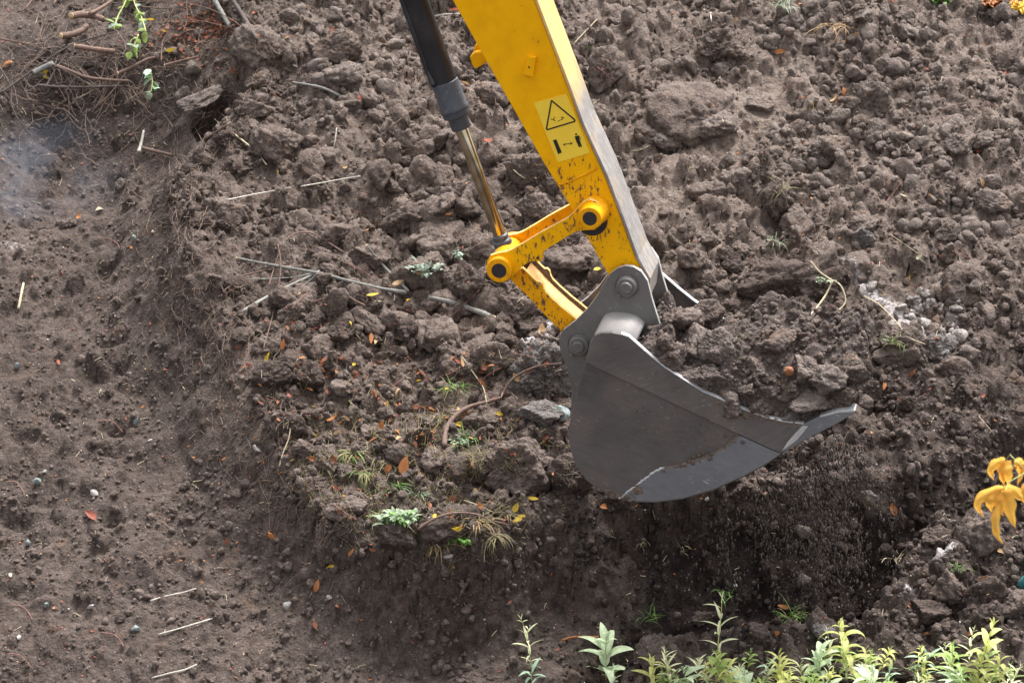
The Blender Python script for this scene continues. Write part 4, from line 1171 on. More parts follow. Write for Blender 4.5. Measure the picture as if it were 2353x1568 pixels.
# packed lumps too many to give each its own object
def zone_dens(cx, cy, rx, ry): return lambda u, v: np.exp(-(((u - cx) / rx) ** 2 + ((v - cy) / ry) ** 2) ** 1.5)
def notsmooth(u, v): return np.where(sdist([(1250, 620), (1560, 330), (1750, 120), (1880, 130), (1860, 220), (1640, 400), (1400, 640)], u, v) > 0, 0.12, 1.0)
LM3 = [lump(3, 500 + k, 0.13, 8 + k % 4, 26) for k in range(12)]
LM4 = [lump(4, 530 + k, 0.125, 8 + k % 5, 26) for k in range(12)]
def patchy(u, v): return sst(-0.12, 0.18, fbm(u, v, 1 / 230.0, 3, 0.5, 140.0))
def packed(name, label, n, fn, protos, r0, r1, m, pw=1.5, seed=0):
    u, v = scatter_uv(n, lambda a, b: fn(a, b) * patchy(a, b)); p, t, D_ = hits(u, v)
    size = (r0 * (r1 / r0) ** (RNG.random(n) ** pw)) / 560.0
    p[:, 2] += size * 0.06
    pr = [(V_ * np.array([1.15 - 0.05 * (j % 4), 0.82 + 0.06 * (j % 3), 0.62 + 0.07 * (j % 4)]), F_) for j, (V_, F_) in enumerate(protos)]
    SPH.extend([(p[i, 0], p[i, 1], p[i, 2], size[i] * 0.74) for i in range(n)])
    o = link(name, crumbs(name, pr, p, size, None), M[m]); tag(o, label, 'soil', kind='stuff')
packed('packed_lumps', 'closely packed fist-sized lumps of earth on the middle of the heap', 300, lambda u, v: np.clip(zone_dens(1080, 560, 430, 300)(u, v) + 0.8 * zone_dens(1750, 740, 300, 190)(u, v), 0, 1) * notsmooth(u, v), LM4, 16, 54, 'clod', 1.7)
packed('upper_lumps', 'closely packed small lumps of earth on the upper right of the heap', 620, lambda u, v: np.clip(zone_dens(2150, 250, 430, 420)(u, v) + 0.45 * zone_dens(900, 130, 420, 200)(u, v) + 0.4 * zone_dens(1650, 60, 330, 110)(u, v), 0, 1) * notsmooth(u, v), LM3, 8, 32, 'clod_dry', 1.9)
packed('mound_lumps', 'small lumps of earth strewn over mound and near rim', 420, lambda u, v: np.clip(0.9 * zone_dens(950, 950, 380, 280)(u, v) + zone_dens(2230, 1300, 260, 220)(u, v) + 0.8 * zone_dens(2100, 900, 280, 160)(u, v), 0, 1), LM3, 7, 18, 'clod_dark')

packed('lime_lumps', 'whitish crusted lumps on the right bank', 75, lambda u, v: np.clip(zone_dens(2090, 720, 75, 55)(u, v) + zone_dens(1995, 640, 38, 28)(u, v) + zone_dens(2165, 790, 42, 34)(u, v) + zone_dens(2190, 680, 30, 45)(u, v), 0, 1), LM3, 6, 20, 'clod_lime')
# pale grit and little white pebbles (uncountable) and the bigger ones
u, v = scatter_uv(420, lambda a, b: np.clip(0.4 + fbm(a, b, 1 / 260.0, 2, 0.5, 80.0), 0.05, 1)); p, t, D_ = hits(u, v)
size = 0.0022 * (2.2 ** (RNG.random(len(u)) ** 2)); p[:, 2] += size * 0.6
M['white_stone'] = plain('white_pebble', (0.38, 0.355, 0.33), 0.75, var=0.45, scale=60)
cr = link('pale_grit', crumbs('pale_grit', SM, p, size, None), M['white_stone'])
tag(cr, 'specks of pale grit sprinkled over the earth', 'grit', kind='stuff')

# soil pouring from the bucket
u = []; v = []
nF = 8500
uu = RNG.uniform(1430, 2080, nF * 3); vv = RNG.uniform(1000, 1400, nF * 3)
bot_line = np.interp(uu, [1430, 1520, 1640, 1754, 1860, 1963, 2080], [1190, 1165, 1135, 1075, 1010, 950, 960])
den = sst(0, 90, vv - bot_line) * np.clip(0.05 + 0.95 * sst(1560, 1850, uu + 40 * perlin(vv / 70.0, uu * 0 + 3)) * sst(2100, 1900, uu + 60 * perlin(vv / 60.0, uu * 0 + 9)), 0, 1) * (1 - 0.55 * sst(1230, 1400, vv))
den *= np.clip(0.6 + 1.3 * perlin(uu / 60.0, vv / 210.0), 0.06, 1)
k = RNG.random(nF * 3) < den
uu = uu[k][:nF]; vv = vv[k][:nF]
pos = []
dd = np.clip(0.26 + 0.20 * RNG.normal(size=len(uu)), -0.36, 0.55)
gpt, gt, gD = hits(uu, vv)
for i in range(len(uu)):
    q = P(uu[i], vv[i], dd[i])
    tt = (q - CAM).length
    if tt > gt[i] - 0.02: q = CAM + ray(uu[i], vv[i]) * (gt[i] - 0.02)
    pos.append(list(q))
pos = np.array(pos); size = 0.0014 * (5.5 ** (RNG.random(len(pos)) ** 3.0))
SMv = [(V_ * np.array([0.75, 0.75, 1.9]), F_) for V_, F_ in [lump(2, 470 + k, facets=9) for k in range(8)]]
def crumbs_up(name, protos, pos, size):
    Vs, Fs, o = [], [], 0
    which = RNG.integers(0, len(protos), len(pos))
    for j, (V_, F_) in enumerate(protos):
        s = np.nonzero(which == j)[0]
        W_ = V_[None] * size[s][:, None, None] + pos[s][:, None, :]
        Vs.append(W_.reshape(-1, 3)); Fs.append((F_[None] + (np.arange(len(s)) * len(V_))[:, None, None]).reshape(-1, 3) + o); o += len(s) * len(V_)
    return mesh_np(name, np.vstack(Vs), np.vstack(Fs))
fs = link('falling_soil', crumbs_up('falling_soil', SMv, pos, size), M['falling'])
tag(fs, 'grains of dark soil raining from the bucket into the pit', 'soil', kind='stuff')
M['fall_pale'] = soil_mat('falling_clod_soil', (0.24, 0.20, 0.18), (0.17, 0.135, 0.12), (0.10, 0.08, 0.07))
for (a, b, r, lab) in [(2002, 1148, 24, 'largest falling clod, at the upper right of the soil stream'), (1846, 1218, 15, 'falling clod in the middle of the soil stream'),
                       (1846, 1330, 14, 'falling clod low in the soil stream'), (1778, 1206, 9, 'small falling clod left in the soil stream'), (1873, 1050, 7, 'falling pebble just under the bucket lip'),
                       (1933, 1222, 7, 'little pale falling lump right of the middle of the stream'), (1786, 1070, 7, 'pale pebble falling close under the wear plate'), (1960, 1200, 9, 'small falling clod near the right side of the stream')]:
    q = P(a, b, 0.05); s = r / 560.0
    place('falling_clod', random.choice(MID), M['fall_pale'], q, (s, s * 0.9, s * 1.25), (random.random(), random.random(), random.random() * 6), lab, 'clod', 'clods falling from the bucket')

# stones on the trench floor
M['blue_stone'] = plain('blue_grey_stone', (0.21, 0.25, 0.25), 0.6, var=0.5, scale=40, bump=0.5)
for (a, b, lab) in [(307, 546, 'blue-grey stone chip at mid left, below the round leaf'), (40, 840, 'blue-grey stone chip near the left picture edge'), (313, 966, 'blue-grey stone chip right of the second pale leaf'),
                    (85, 1104, 'blue-grey stone chip with a white pebble above it, lower left'), (65, 1246, 'blue-grey stone chip near the left edge above the third pale leaf'),
                    (107, 1388, 'blue-grey stone chip in the lower left corner area'), (313, 1443, 'blue-grey stone chip left of the middle white stick')]:
    q = gp(a, b + 6); place('stone_chip', random.choice(STN), M['blue_stone'], q + Vector((0, 0, 0.012)), (0.017, 0.014, 0.025), (random.uniform(-.4, .4), random.uniform(-.4, .4), random.random() * 3), lab, 'stone', 'blue-grey stone chips on the trench floor')
for (a, b, r, lab) in [(352, 532, 7, 'white pebble beside the uppermost blue-grey chip'), (103, 1082, 8, 'white pebble above the chip at lower left'), (345, 1010, 6, 'white pebble below the middle blue-grey chip'), (208, 1392, 9, 'white pebble in the lower left'),
                       (43, 1462, 9, 'white pebble in the bottom left corner'), (755, 1370, 8, 'bright white pebble near the bottom left of the slope'), (1030, 1276, 12, 'pale grey stone at the foot of the pit edge'),
                       (590, 1028, 15, 'white speckled stone chip on the bank'), (1290, 945, 26, 'large pale blue-grey stone against the back of the bucket'), (660, 1388, 12, 'flat blue-grey pebble on the lower slope'), (215, 1130, 12, 'half buried light blue-grey stone at lower left'),
                       (1690, 1343, 7, 'white pebble at the foot of the soil stream'), (1625, 1145, 8, 'pale snail shell under the wear plate')]:
    q = gp(a, b + r * 0.5); s = r / 560.0
    place('pebble', random.choice(STN), M['white_stone'] if r < 20 else M['blue_stone'], q + Vector((0, 0, s * 0.4)), (s, s * 0.9, s * 0.8), (random.random(), random.random(), random.random() * 6), lab, 'stone')
place('brick_fragment', STN[1], plain('orange_brick', (0.28, 0.12, 0.06), 0.85, var=0.3, scale=50), hp(1812, 860) + Vector((0, 0, 0.012)), (0.034, 0.028, 0.032), (0.4, 0.5, 1), 'orange-brown brick fragment in the bucket load', 'brick')
place('brick_fragment', STN[3], plain('red_brick', (0.32, 0.12, 0.07), 0.85, var=0.3, scale=50), gp(775, 1392), (0.014, 0.012, 0.012), (0.4, 0.5, 1), 'round red brick crumb near the bottom left', 'brick')

# exhaust smoke drifting over the left end of the trench
def smoke_mat():
    m, n, N, L = mat('drifting_smoke')
    tc = N('TexCoord'); g = N('NewGeometry')
    nz_ = N('TexNoise', i_Scale=3.4, i_Detail=5.0, i_Roughness=0.6); L(g.outputs['Position'], nz_.inputs['Vector'])
    r_ = ramp(N, [(0.46, 0.0), (0.68, 1.0)]); L(nz_.outputs[0], r_.inputs[0])
    ln = N('VectorMath', operation='LENGTH'); L(tc.outputs['Object'], ln.inputs[0])
    mr = N('MapRange', interpolation_type='SMOOTHSTEP'); L(ln.outputs['Value'], mr.inputs[0]); mr.inputs[1].default_value = 1.0; mr.inputs[2].default_value = 0.35; mr.inputs[3].default_value = 0.0; mr.inputs[4].default_value = 0.7
    mu = N('Math', operation='MULTIPLY'); L(r_.outputs[0], mu.inputs[0]); L(mr.outputs[0], mu.inputs[1])
    pv = N('VolumePrincipled'); pv.inputs['Color'].default_value = (0.62, 0.74, 0.95, 1); L(mu.outputs[0], pv.inputs['Density'])
    o = N('OutputMaterial'); L(pv.outputs[0], o.inputs['Volume'])
    return m
q = gp(80, 420) + Vector((0, -0.25, 0.10))
bm = bmesh.new(); bmesh.ops.create_icosphere(bm, subdivisions=3, radius=1.0)
sm = bpy.data.meshes.new('smoke'); bm.to_mesh(sm); bm.free()
so = bpy.data.objects.new('smoke', sm); COL.objects.link(so); sm.materials.append(smoke_mat())
so.location = q; so.scale = (0.62, 0.34, 0.36); so.rotation_euler = (0, -0.35, 0)
tag(so, 'thin bluish smoke drifting over the trench at left', 'smoke', kind='stuff')
SPH_ON[0] = True
# ------------------------------------------------------------------ branches, roots, leaves, grass, weeds
M['bark_grey'] = plain('grey_bark', (0.21, 0.205, 0.19), 0.8, var=0.35, scale=50, bump=0.6, stretch=(1, 1, 1))
M['bark_brown'] = plain('brown_bark', (0.15, 0.095, 0.075), 0.8, var=0.35, scale=60, bump=0.6)
M['bark_dark'] = plain('dark_bark', (0.075, 0.058, 0.052), 0.85, var=0.35, scale=60, bump=0.6)
M['cutwood'] = plain('cut_wood', (0.55, 0.40, 0.22), 0.8, var=0.25, scale=60)
M['root_pink'] = plain('reddish_root', (0.26, 0.12, 0.10), 0.75, var=0.3, scale=60)
M['straw'] = plain('pale_straw', (0.48, 0.41, 0.28), 0.7, var=0.25, scale=60)
M['white_stick'] = plain('bleached_straw', (0.44, 0.41, 0.36), 0.65, var=0.2, scale=60)
M['root'] = plain('root_fibre', (0.20, 0.145, 0.115), 0.85, var=0.3, scale=60)
def lf(name, c, tr=0.3, sp=0.3, var=0.22): return plain(name, c, 0.6, var=var, scale=45, bump=0.3, spec=sp, trans=tr)
M['l_orange'] = lf('orange_leaf', (0.42, 0.17, 0.06)); M['l_rust'] = lf('rust_leaf', (0.27, 0.10, 0.055)); M['l_red'] = lf('red_brown_leaf', (0.33, 0.10, 0.065))
M['l_yellow'] = lf('yellow_leaf', (0.72, 0.50, 0.06)); M['l_tan'] = lf('tan_leaf', (0.50, 0.33, 0.18)); M['l_pale'] = lf('pale_leaf', (0.58, 0.56, 0.36))
M['g_green'] = lf('fresh_green', (0.16, 0.30, 0.07)); M['g_grey'] = lf('grey_green', (0.26, 0.33, 0.22)); M['g_white'] = lf('silvery_green', (0.30, 0.36, 0.29))
M['g_dry'] = lf('dry_grass', (0.25, 0.215, 0.11)); M['w_yellow'] = lf('weed_yellow_green', (0.60, 0.62, 0.22), 0.45, 0.4); M['w_green'] = lf('weed_green', (0.34, 0.46, 0.14), 0.45, 0.4)
M['w_pale'] = lf('weed_pale_green', (0.56, 0.68, 0.44), 0.35, 0.5); M['w_blue'] = lf('weed_blue_green', (0.42, 0.60, 0.42), 0.3, 0.5); M['w_cream'] = lf('weed_cream', (0.70, 0.72, 0.46), 0.35, 0.4)
M['w_stem'] = plain('weed_stem', (0.42, 0.44, 0.16), 0.6, var=0.2, scale=30); M['maple'] = lf('maple_yellow', (0.74, 0.43, 0.075), 0.35, 0.3, 0.12)

def line3(pts, lift=0.008, fit=2):
    """a stick resting on the foremost lumps it crosses"""
    sm = [(p.x, p.y) for p in smooth_path([(a, b, 0) for a, b in pts], 6)]
    us = np.array([a for a, b in sm]); vs = np.array([b for a, b in sm])
    Pn, t, D = hits(us, vs)
    s = np.linspace(-1, 1, len(us))
    co = np.polyfit(s, t, min(fit, max(1, len(us) - 2))); tf = np.polyval(co, s)
    tf -= max(0, np.percentile(tf - t, 85)) + lift
    return [CAM + Vector(D[i]) * float(tf[i]) for i in range(len(us))]
def branch(name, label, paths, m, cat='branch', group=None, lift=0.008, cut=None, seg=8, toward=0.0):
    """paths: list of (points px, r0 px, r1 px)"""
    geo = []; first = None
    for (pts, r0, r1) in paths:
        q = line3(pts, lift)
        if toward:
            for i_ in range(len(q)): q[i_] = q[i_] - FW * (toward * (1 - i_ / (len(q) - 1)))
        if first is None: first = q
        n = len(q); rs = [(r0 + (r1 - r0) * i / (n - 1)) / 560.0 * random.uniform(0.88, 1.12) for i in range(n)]
        geo.append(tube_geo(q, rs, seg, True, 0.06))
    o = link(name, tubes_mesh(name, geo), M[m], None, first[0])
    tag(o, label, cat, group)
    for (i, r) in (cut or []):
        a = first[0] if i == 0 else first[-1]; b = first[1] if i == 0 else first[-2]
        d = (a - b).normalized()
        link('cut_face', tubes_mesh('cut_face', [tube_geo([a, a + d * 0.005], r / 560.0 * 0.97, 10)]), M['cutwood'], o)
    return o
branch('branch', 'long grey branch lying across the mound from left to centre', [([(545, 593), (600, 604), (660, 615), (735, 628), (800, 645), (880, 664), (935, 672)], 3.2, 6), ([(730, 628), (705, 650), (690, 658)], 2.6, 1.6), ([(930, 674), (926, 640), (929, 612)], 3.0, 2.4)], 'bark_grey', cut=[(0, 3.2)])
branch('branch', 'short thick grey branch with a reddish broken end pointing at the link', [([(985, 682), (1040, 695), (1090, 712), (1134, 730)], 5.5, 7.5)], 'bark_grey', cut=[(1, 7.5)])
branch('branch', 'forked grey-brown branch with a pale cut tip lying over the round clod', [([(557, 716), (600, 690), (640, 668), (700, 640), (735, 622)], 5.5, 3.0), ([(735, 622), (690, 634), (620, 640), (520, 640)], 2.6, 1.2)], 'bark_grey', cut=[(0, 5.5)])
branch('twig', 'straight grey twig leaning down to the long branch', [([(842, 564), (870, 598), (905, 636), (938, 668)], 2.8, 3.6), ([(868, 594), (900, 584)], 1.4, .9)], 'bark_grey', 'twig', cut=[(0, 2.8)])
branch('twig', 'thin forked twig in front of the long grey branch', [([(718, 694), (750, 684), (790, 678), (815, 690), (838, 702)], 2.2, 3.0), ([(838, 702), (845, 685)], 2.6, 2)], 'bark_brown', 'twig')
branch('twig', 'brown twig arching over the upper mound left of centre', [([(618, 655), (628, 620), (645, 570), (670, 540), (710, 534), (745, 552), (790, 580)], 1.6, 2.6)], 'bark_brown', 'twig')
branch('twig', 'reddish straight twig end at the left lip of the mound', [([(515, 645), (560, 632), (620, 618), (660, 606)], 2.6, 1.6)], 'bark_brown', 'twig')
branch('twig', 'thin brown twig hanging down the lip of the mound', [([(638, 560), (645, 610), (636, 680), (622, 740), (605, 800)], 1.8, 1.4)], 'bark_brown', 'twig')
branch('root', 'thick curved red-brown root rising from the litter and splitting in two', [([(1020, 1025), (1025, 985), (1045, 955), (1075, 935), (1110, 925), (1150, 914)], 6.5, 5), ([(1150, 914), (1170, 878), (1200, 855), (1240, 840), (1290, 834)], 3.6, 1.6), ([(1150, 914), (1160, 890), (1180, 862), (1170, 830)], 2.2, 1.2)], 'bark_brown', 'root', lift=0.03)
branch('twig', 'slender dry stalk with a pale tip above the orange litter', [([(1062, 820), (1090, 860), (1110, 890), (1118, 925)], 1.6, 1.2)], 'straw', 'stalk')
branch('straw_stalk', 'lower left one of the two white straws', [([(522, 459), (570, 449), (620, 440), (668, 431)], 1.9, 2.1)], 'white_stick', 'straw', lift=0.035)
branch('straw_stalk', 'upper right one of the two white straws', [([(691, 428), (740, 420), (790, 411), (827, 405)], 1.9, 2.1)], 'white_stick', 'straw', lift=0.035)
branch('stick', 'uppermost of the three pale sticks at lower left', [([(345, 1379), (385, 1367), (420, 1360), (450, 1351)], 1.6, 2.0)], 'white_stick', 'stick')
branch('stick', 'longest, middle one of the three pale sticks at lower left', [([(363, 1456), (400, 1446), (440, 1434), (487, 1420)], 1.6, 2.2)], 'white_stick', 'stick')
branch('stick', 'lowest of the three pale sticks at lower left', [([(348, 1556), (390, 1545), (425, 1537), (452, 1525)], 1.6, 2.4)], 'white_stick', 'stick')
branch('stick', 'blurred thick pale stick at the left edge', [([(42, 710), (48, 680), (54, 650)], 4, 3.4)], 'straw', 'stick')
branch('root', 'pale knotted root curling over the dark slab', [([(1862, 600), (1880, 622), (1905, 640), (1930, 655), (1942, 690), (1925, 712), (1900, 708), (1880, 706)], 2.4, 1.6), ([(1912, 645), (1895, 680), (1868, 715), (1845, 738)], 2.8, 2.0)], 'straw', 'root', lift=0.03)
branch('root', 'thin root running down the lime crusted ridge', [([(1985, 680), (2020, 700), (2055, 735), (2090, 775), (2125, 790)], 1.8, 1.4)], 'straw', 'root')
branch('twig', 'brown twig laid along the dark clods of the pit edge', [([(960, 1215), (1000, 1190), (1040, 1178), (1090, 1180), (1130, 1195), (1170, 1205)], 3.4, 1.6)], 'bark_brown', 'twig', lift=0.03)
branch('twig', 'short yellowish twig sloping down in front of the dark clod', [([(980, 1222), (995, 1240), (1010, 1258)], 1.8, 1.6)], 'straw', 'twig', lift=0.03)
branch('twig', 'pale crooked root dangling on the bank below the orange leaves', [([(668, 980), (662, 1010), (650, 1040), (642, 1070)], 1.6, 1.4)], 'straw', 'root')
branch('twig', 'dark forked twig on the bank at lower left', [([(560, 1135), (580, 1115), (600, 1104), (640, 1105)], 2.0, 1.4)], 'bark_brown', 'twig')
branch('stick', 'orange-brown stick left of the large leaved weed', [([(1290, 1470), (1320, 1462), (1375, 1462)], 3.0, 2.6)], 'l_orange', 'stick', lift=0.05)
for (pts, lab) in [([(225, 545), (250, 548), (268, 558), (275, 570)], 'thin red root beside the uppermost blue-grey chip'), ([(228, 965), (255, 966), (272, 980), (282, 992)], 'thin red root left of the middle blue-grey chip'),
                   ([(10, 1105), (35, 1106), (48, 1120), (56, 1132)], 'thin red root near the chip at lower left'), ([(20, 1388), (50, 1392), (64, 1404), (74, 1422)], 'thin red root near the lowest left chip'), ([(230, 1452), (258, 1455), (275, 1468), (284, 1484)], 'thin red root left of the middle pale stick'),
                   ([(15, 1500), (40, 1502), (56, 1512), (72, 1532)], 'thin red root in the bottom left corner')]:
    branch('root', lab, [(pts, 1.1, 0.9)], 'root_pink', 'root', 'thin red roots on the trench floor')
# cut branches and brushwood at top left
branch('cut_branch', 'uppermost cut branch with pale sawn end at top left', [([(168, 40), (190, 36), (215, 38), (240, 46)], 11, 9), ([(210, 36), (250, 10), (280, -20)], 6, 4)], 'bark_brown', cut=[(0, 11)], lift=0.06, toward=0.07)
branch('cut_branch', 'middle cut branch with orange end at top left', [([(146, 86), (165, 82), (185, 74), (200, 60)], 10, 9)], 'bark_brown', cut=[(0, 10)], lift=0.05, toward=0.07)
branch('cut_branch', 'lowest cut branch with yellowish end at top left', [([(178, 110), (200, 112), (230, 116), (262, 118)], 8, 7)], 'bark_brown', cut=[(0, 8)], lift=0.05, toward=0.07)
branch('branch', 'grey branch under the cut ends at upper left', [([(130, 152), (165, 165), (200, 178), (250, 184), (296, 186)], 6, 4)], 'bark_brown', lift=0.05)
branch('branch', 'straight dark branch running left to right at upper left', [([(85, 196), (140, 200), (210, 200), (280, 198)], 4, 3)], 'bark_dark', lift=0.05)
branch('branch', 'pale thick branch piece with peeling bark at upper left', [([(75, 168), (95, 158), (122, 146)], 9, 8)], 'bark_grey', lift=0.06)
branch('branch', 'thin dark branch rising to the right at upper left', [([(0, 215), (50, 180), (120, 130), (180, 98), (270, 72)], 3.4, 2)], 'bark_dark', lift=0.05)
branch('branch', 'dark thin branch curving down the left edge', [([(0, 155), (25, 200), (26, 240), (45, 280), (70, 296)], 3, 2)], 'bark_dark', lift=0.04)
branch('branch', 'grey pole coming down from the top edge', [([(480, -20), (510, 30), (528, 62)], 8, 6)], 'bark_grey', lift=0.04)
branch('branch', 'dark thick branch at the top left of the heap', [([(520, -20), (560, 40), (590, 90)], 8, 5)], 'bark_dark', lift=0.04)
branch('twig', 'long arching pale twig over the orange litter', [([(290, 5), (380, 4), (460, 14), (530, 44), (575, 80)], 1.6, 1.2), ([(370, 142), (376, 90), (410, 52), (470, 50), (560, 74)], 1.6, 1.1)], 'bark_brown', 'twig', lift=0.06)
branch('stick', 'broken stick with white inner wood above the slab', [([(380, 150), (410, 142), (455, 130)], 4.5, 3)], 'bark_brown', 'stick', lift=0.04, cut=[(0, 4.5)])
branch('stick', 'knotty brown stick under the orange litter', [([(272, 168), (300, 156), (335, 138), (355, 132)], 5, 4)], 'bark_brown', 'stick', lift=0.04, cut=[(0, 5)])
branch('stick', 'splintered pale stake in the trench wall at left', [([(318, 350), (324, 330), (330, 300)], 6, 3)], 'white_stick', 'stake', lift=0.05)
branch('root', 'broken brown root end beside the splintered stake', [([(326, 340), (350, 346), (395, 356)], 6, 5)], 'bark_brown', 'root', lift=0.04)
branch('branch', 'pale branch on the heap below the top, left of the cylinder', [([(672, 190), (700, 194), (740, 202), (785, 222)], 3.4, 4)], 'bark_grey', lift=0.02)
branch('root', 'root crossing the mouth of the dark hole', [([(462, 324), (490, 308), (512, 294), (528, 282)], 4, 3)], 'bark_brown', 'root', lift=0.04)
branch('stick', 'pale stick behind the cylinder barrel', [([(990, 40), (1020, 34), (1056, 33)], 3.5, 3)], 'white_stick', 'stick')
branch('straw_stalk', 'thin yellow stalk right of the arm near the top', [([(1318, 100), (1345, 72), (1372, 44)], 1.4, 1.0)], 'straw', 'stalk')
branch('straw_stalk', 'short white stalk standing out at the top right', [([(1632, 30), (1634, 52)], 2.2, 2.0)], 'white_stick', 'stalk')
branch('straw_stalk', 'upright pale straw on the heap left of the rod', [([(766, 340), (770, 320), (773, 294)], 1.6, 1.4)], 'white_stick', 'stalk')
branch('twig', 'dry twig crossing the heap under the straws', [([(535, 306), (560, 325), (590, 350), (612, 378)], 2.4, 1.8)], 'straw', 'twig')
for k in range(26):
    u, v = random.uniform(-10, 330), random.uniform(-5, 250); a = random.uniform(-0.8, 1.3); L_ = random.uniform(30, 80)
    branch('twig', 'dark dead twig in the brushwood at upper left', [([(u, v), (u + L_ * math.cos(a), v - L_ * math.sin(a) + random.uniform(-12, 12)), (u + 2 * L_ * math.cos(a), v - 2 * L_ * math.sin(a))], random.uniform(1.2, 3.4), 1.0)], random.choice(['bark_dark', 'bark_dark', 'bark_brown', 'root']), 'twig', 'dead twigs in the brushwood at upper left', seg=6, lift=random.uniform(0.02, 0.07))
n_tw = 0
while n_tw < 40:
    u, v = random.uniform(430, 2340), random.uniform(150, 1250)
    if accept(u, v) < 0.2 or (1280 < u < 2000 and 560 < v < 1400): continue
    a = random.uniform(-0.9, 0.9); L_ = random.uniform(16, 46)
    pts = [(u, v), (u + L_ * math.cos(a), v - L_ * math.sin(a) + random.uniform(-5, 5)), (u + 2 * L_ * math.cos(a), v - 2 * L_ * math.sin(a))]
    z_ = zone(u, v)
    branch('twig', 'thin dry twig lying ' + z_, [(pts, random.uniform(0.8, 1.6), 0.7)], random.choice(['straw', 'bark_brown', 'root', 'root_pink']), 'twig', 'thin twigs ' + z_, seg=5)
    n_tw += 1

# fibres
def fibres(name, label, n, region, m, length, dirn, rad, curl=0.35, nseg=6, lift=0.006):
    u, v = scatter_uv(n, region)
    geoV, geoF, o = [], [], 0
    allu, allv = [], []
    for i in range(n):
        a = dirn(u[i], v[i]) ; L_ = length * RNG.uniform(0.4, 1.3); cu, cv = u[i], v[i]
        for k in range(nseg):
            allu.append(cu); allv.append(cv)
            cu += math.cos(a) * L_ / nseg; cv += math.sin(a) * L_ / nseg; a += RNG.normal(0, curl)
    Pn, t, D = hits(np.array(allu), np.array(allv))
    for i in range(n):
        s = slice(i * nseg, (i + 1) * nseg); tt = t[s]
        x = np.linspace(0, 1, nseg); c_ = np.polyfit(x, tt, 1); tf = np.polyval(c_, x); tf -= max(0, np.percentile(tf - tt, 60)) + lift
        pts = np.array(CAM)[None] + D[s] * tf[:, None]
        V_, F_ = tube_geo([Vector(p) for p in pts], rad * RNG.uniform(0.6, 1.3), 3, False)
        geoV.append(np.array([list(q) for q in V_])); geoF.append(np.array(F_) + o); o += len(V_)
    f = link(name, mesh_np(name, np.vstack(geoV), np.vstack(geoF)), M[m])
    tag(f, label, 'roots' if 'root' in name else 'straw', kind='stuff'); return f
LEDGE = [(500, 60), (540, 160), (500, 300), (420, 420), (430, 620), (520, 800), (600, 950), (670, 1080), (760, 1190)]
def ledge_d(u, v):
    d = np.full(np.shape(u), 1e9)
    for (a, b) in zip(LEDGE[:-1], LEDGE[1:]):
        ex, ey = b[0] - a[0], b[1] - a[1]; t = np.clip(((u - a[0]) * ex + (v - a[1]) * ey) / (ex * ex + ey * ey), 0, 1)
        d = np.minimum(d, np.hypot(u - a[0] - ex * t, v - a[1] - ey * t))
    return d
fibres('root_fibres', 'tangle of hair roots hanging from the cut edge of the mound', 800, lambda u, v: np.exp(-(ledge_d(u, v) / 85.0) ** 2), 'root', 70, lambda a, b: RNG.normal(2.15, 0.55), 0.0011)
fibres('root_litter', 'fine root threads strewn over the mound', 700, lambda u, v: 0.9 * (sdist(POLY_M, u, v) > 0) * np.where(u < 1300, 1, 0.25), 'root', 38, lambda a, b: RNG.uniform(0, 6.28), 0.0010)
fibres('brushwood_threads', 'fine dead twigs hanging in the hollow at upper left', 260, lambda u, v: np.exp(-((u - 200) / 190.0) ** 2 - ((v - 150) / 130.0) ** 2), 'root', 80, lambda a, b: RNG.normal(0.4, 1.2), 0.0016, lift=0.03)
fibres('straw_litter', 'short bits of dry straw and grass strewn over the soil', 420, lambda u, v: 0.15 + 0.85 * np.exp(-((u - 900) / 330.0) ** 2 - ((v - 1000) / 260.0) ** 2), 'straw', 24, lambda a, b: RNG.uniform(0, 6.28), 0.0014, 0.15, 4)

fibres('grass_litter', 'torn green and yellow grass strewn over the mound edge', 800, lambda u, v: np.exp(-(((u - 930) / 270.0) ** 2 + ((v - 1070) / 170.0) ** 2) ** 1.2) * (sdist(POLY_M, u, v) > -20), 'g_dry', 46, lambda a, b: RNG.normal(1.2, 1.1), 0.0017, 0.25, 5)
# leaves
def blade(L_, W_, n=7, droop=0.3, fold=0.18, curl=0.0, shape=1.0, base=(0, 0, 0), az=0.0, el=0.3, tw=0.0):
    """one leaf: returns verts, quads"""
    V_, F_ = [], []
    x = 0.0; z = 0.0; e = el
    ca, sa = math.cos(az), math.sin(az)
    for i in range(n + 1):
        t = i / n
        wd = W_ * 0.5 * (math.sin(math.pi * min(1, t ** (0.75 * shape) * 1.0)) ** 0.8 if 0 < t < 1 else 0.02)
        tt = tw * t
        for s in (-1, 0, 1):
            yy = s * wd * math.cos(fold + curl * t); zz = (abs(s) * wd) * math.sin(fold + curl * t)
            yy, zz = yy * math.cos(tt) - zz * math.sin(tt), yy * math.sin(tt) + zz * math.cos(tt)
            nx_ = -math.sin(e) * zz; nz_ = math.cos(e) * zz
            px_ = x + nx_; pz_ = z + nz_
            V_.append((base[0] + px_ * ca - yy * sa, base[1] + px_ * sa + yy * ca, base[2] + pz_))
        x += math.cos(e) * L_ / n; z += math.sin(e) * L_ / n; e -= droop * 2.2 / n
    for i in range(n):
        for s in range(2):
            a = i * 3 + s; F_.append([a, a + 1, a + 4, a + 3])
    return V_, F_
def merge(lst, name):
    V_, F_, o = [], [], 0
    for a, b in lst:
        V_ += list(a); F_ += [[q + o for q in f] for f in b]; o += len(a)
    return mesh_np(name, V_, F_)
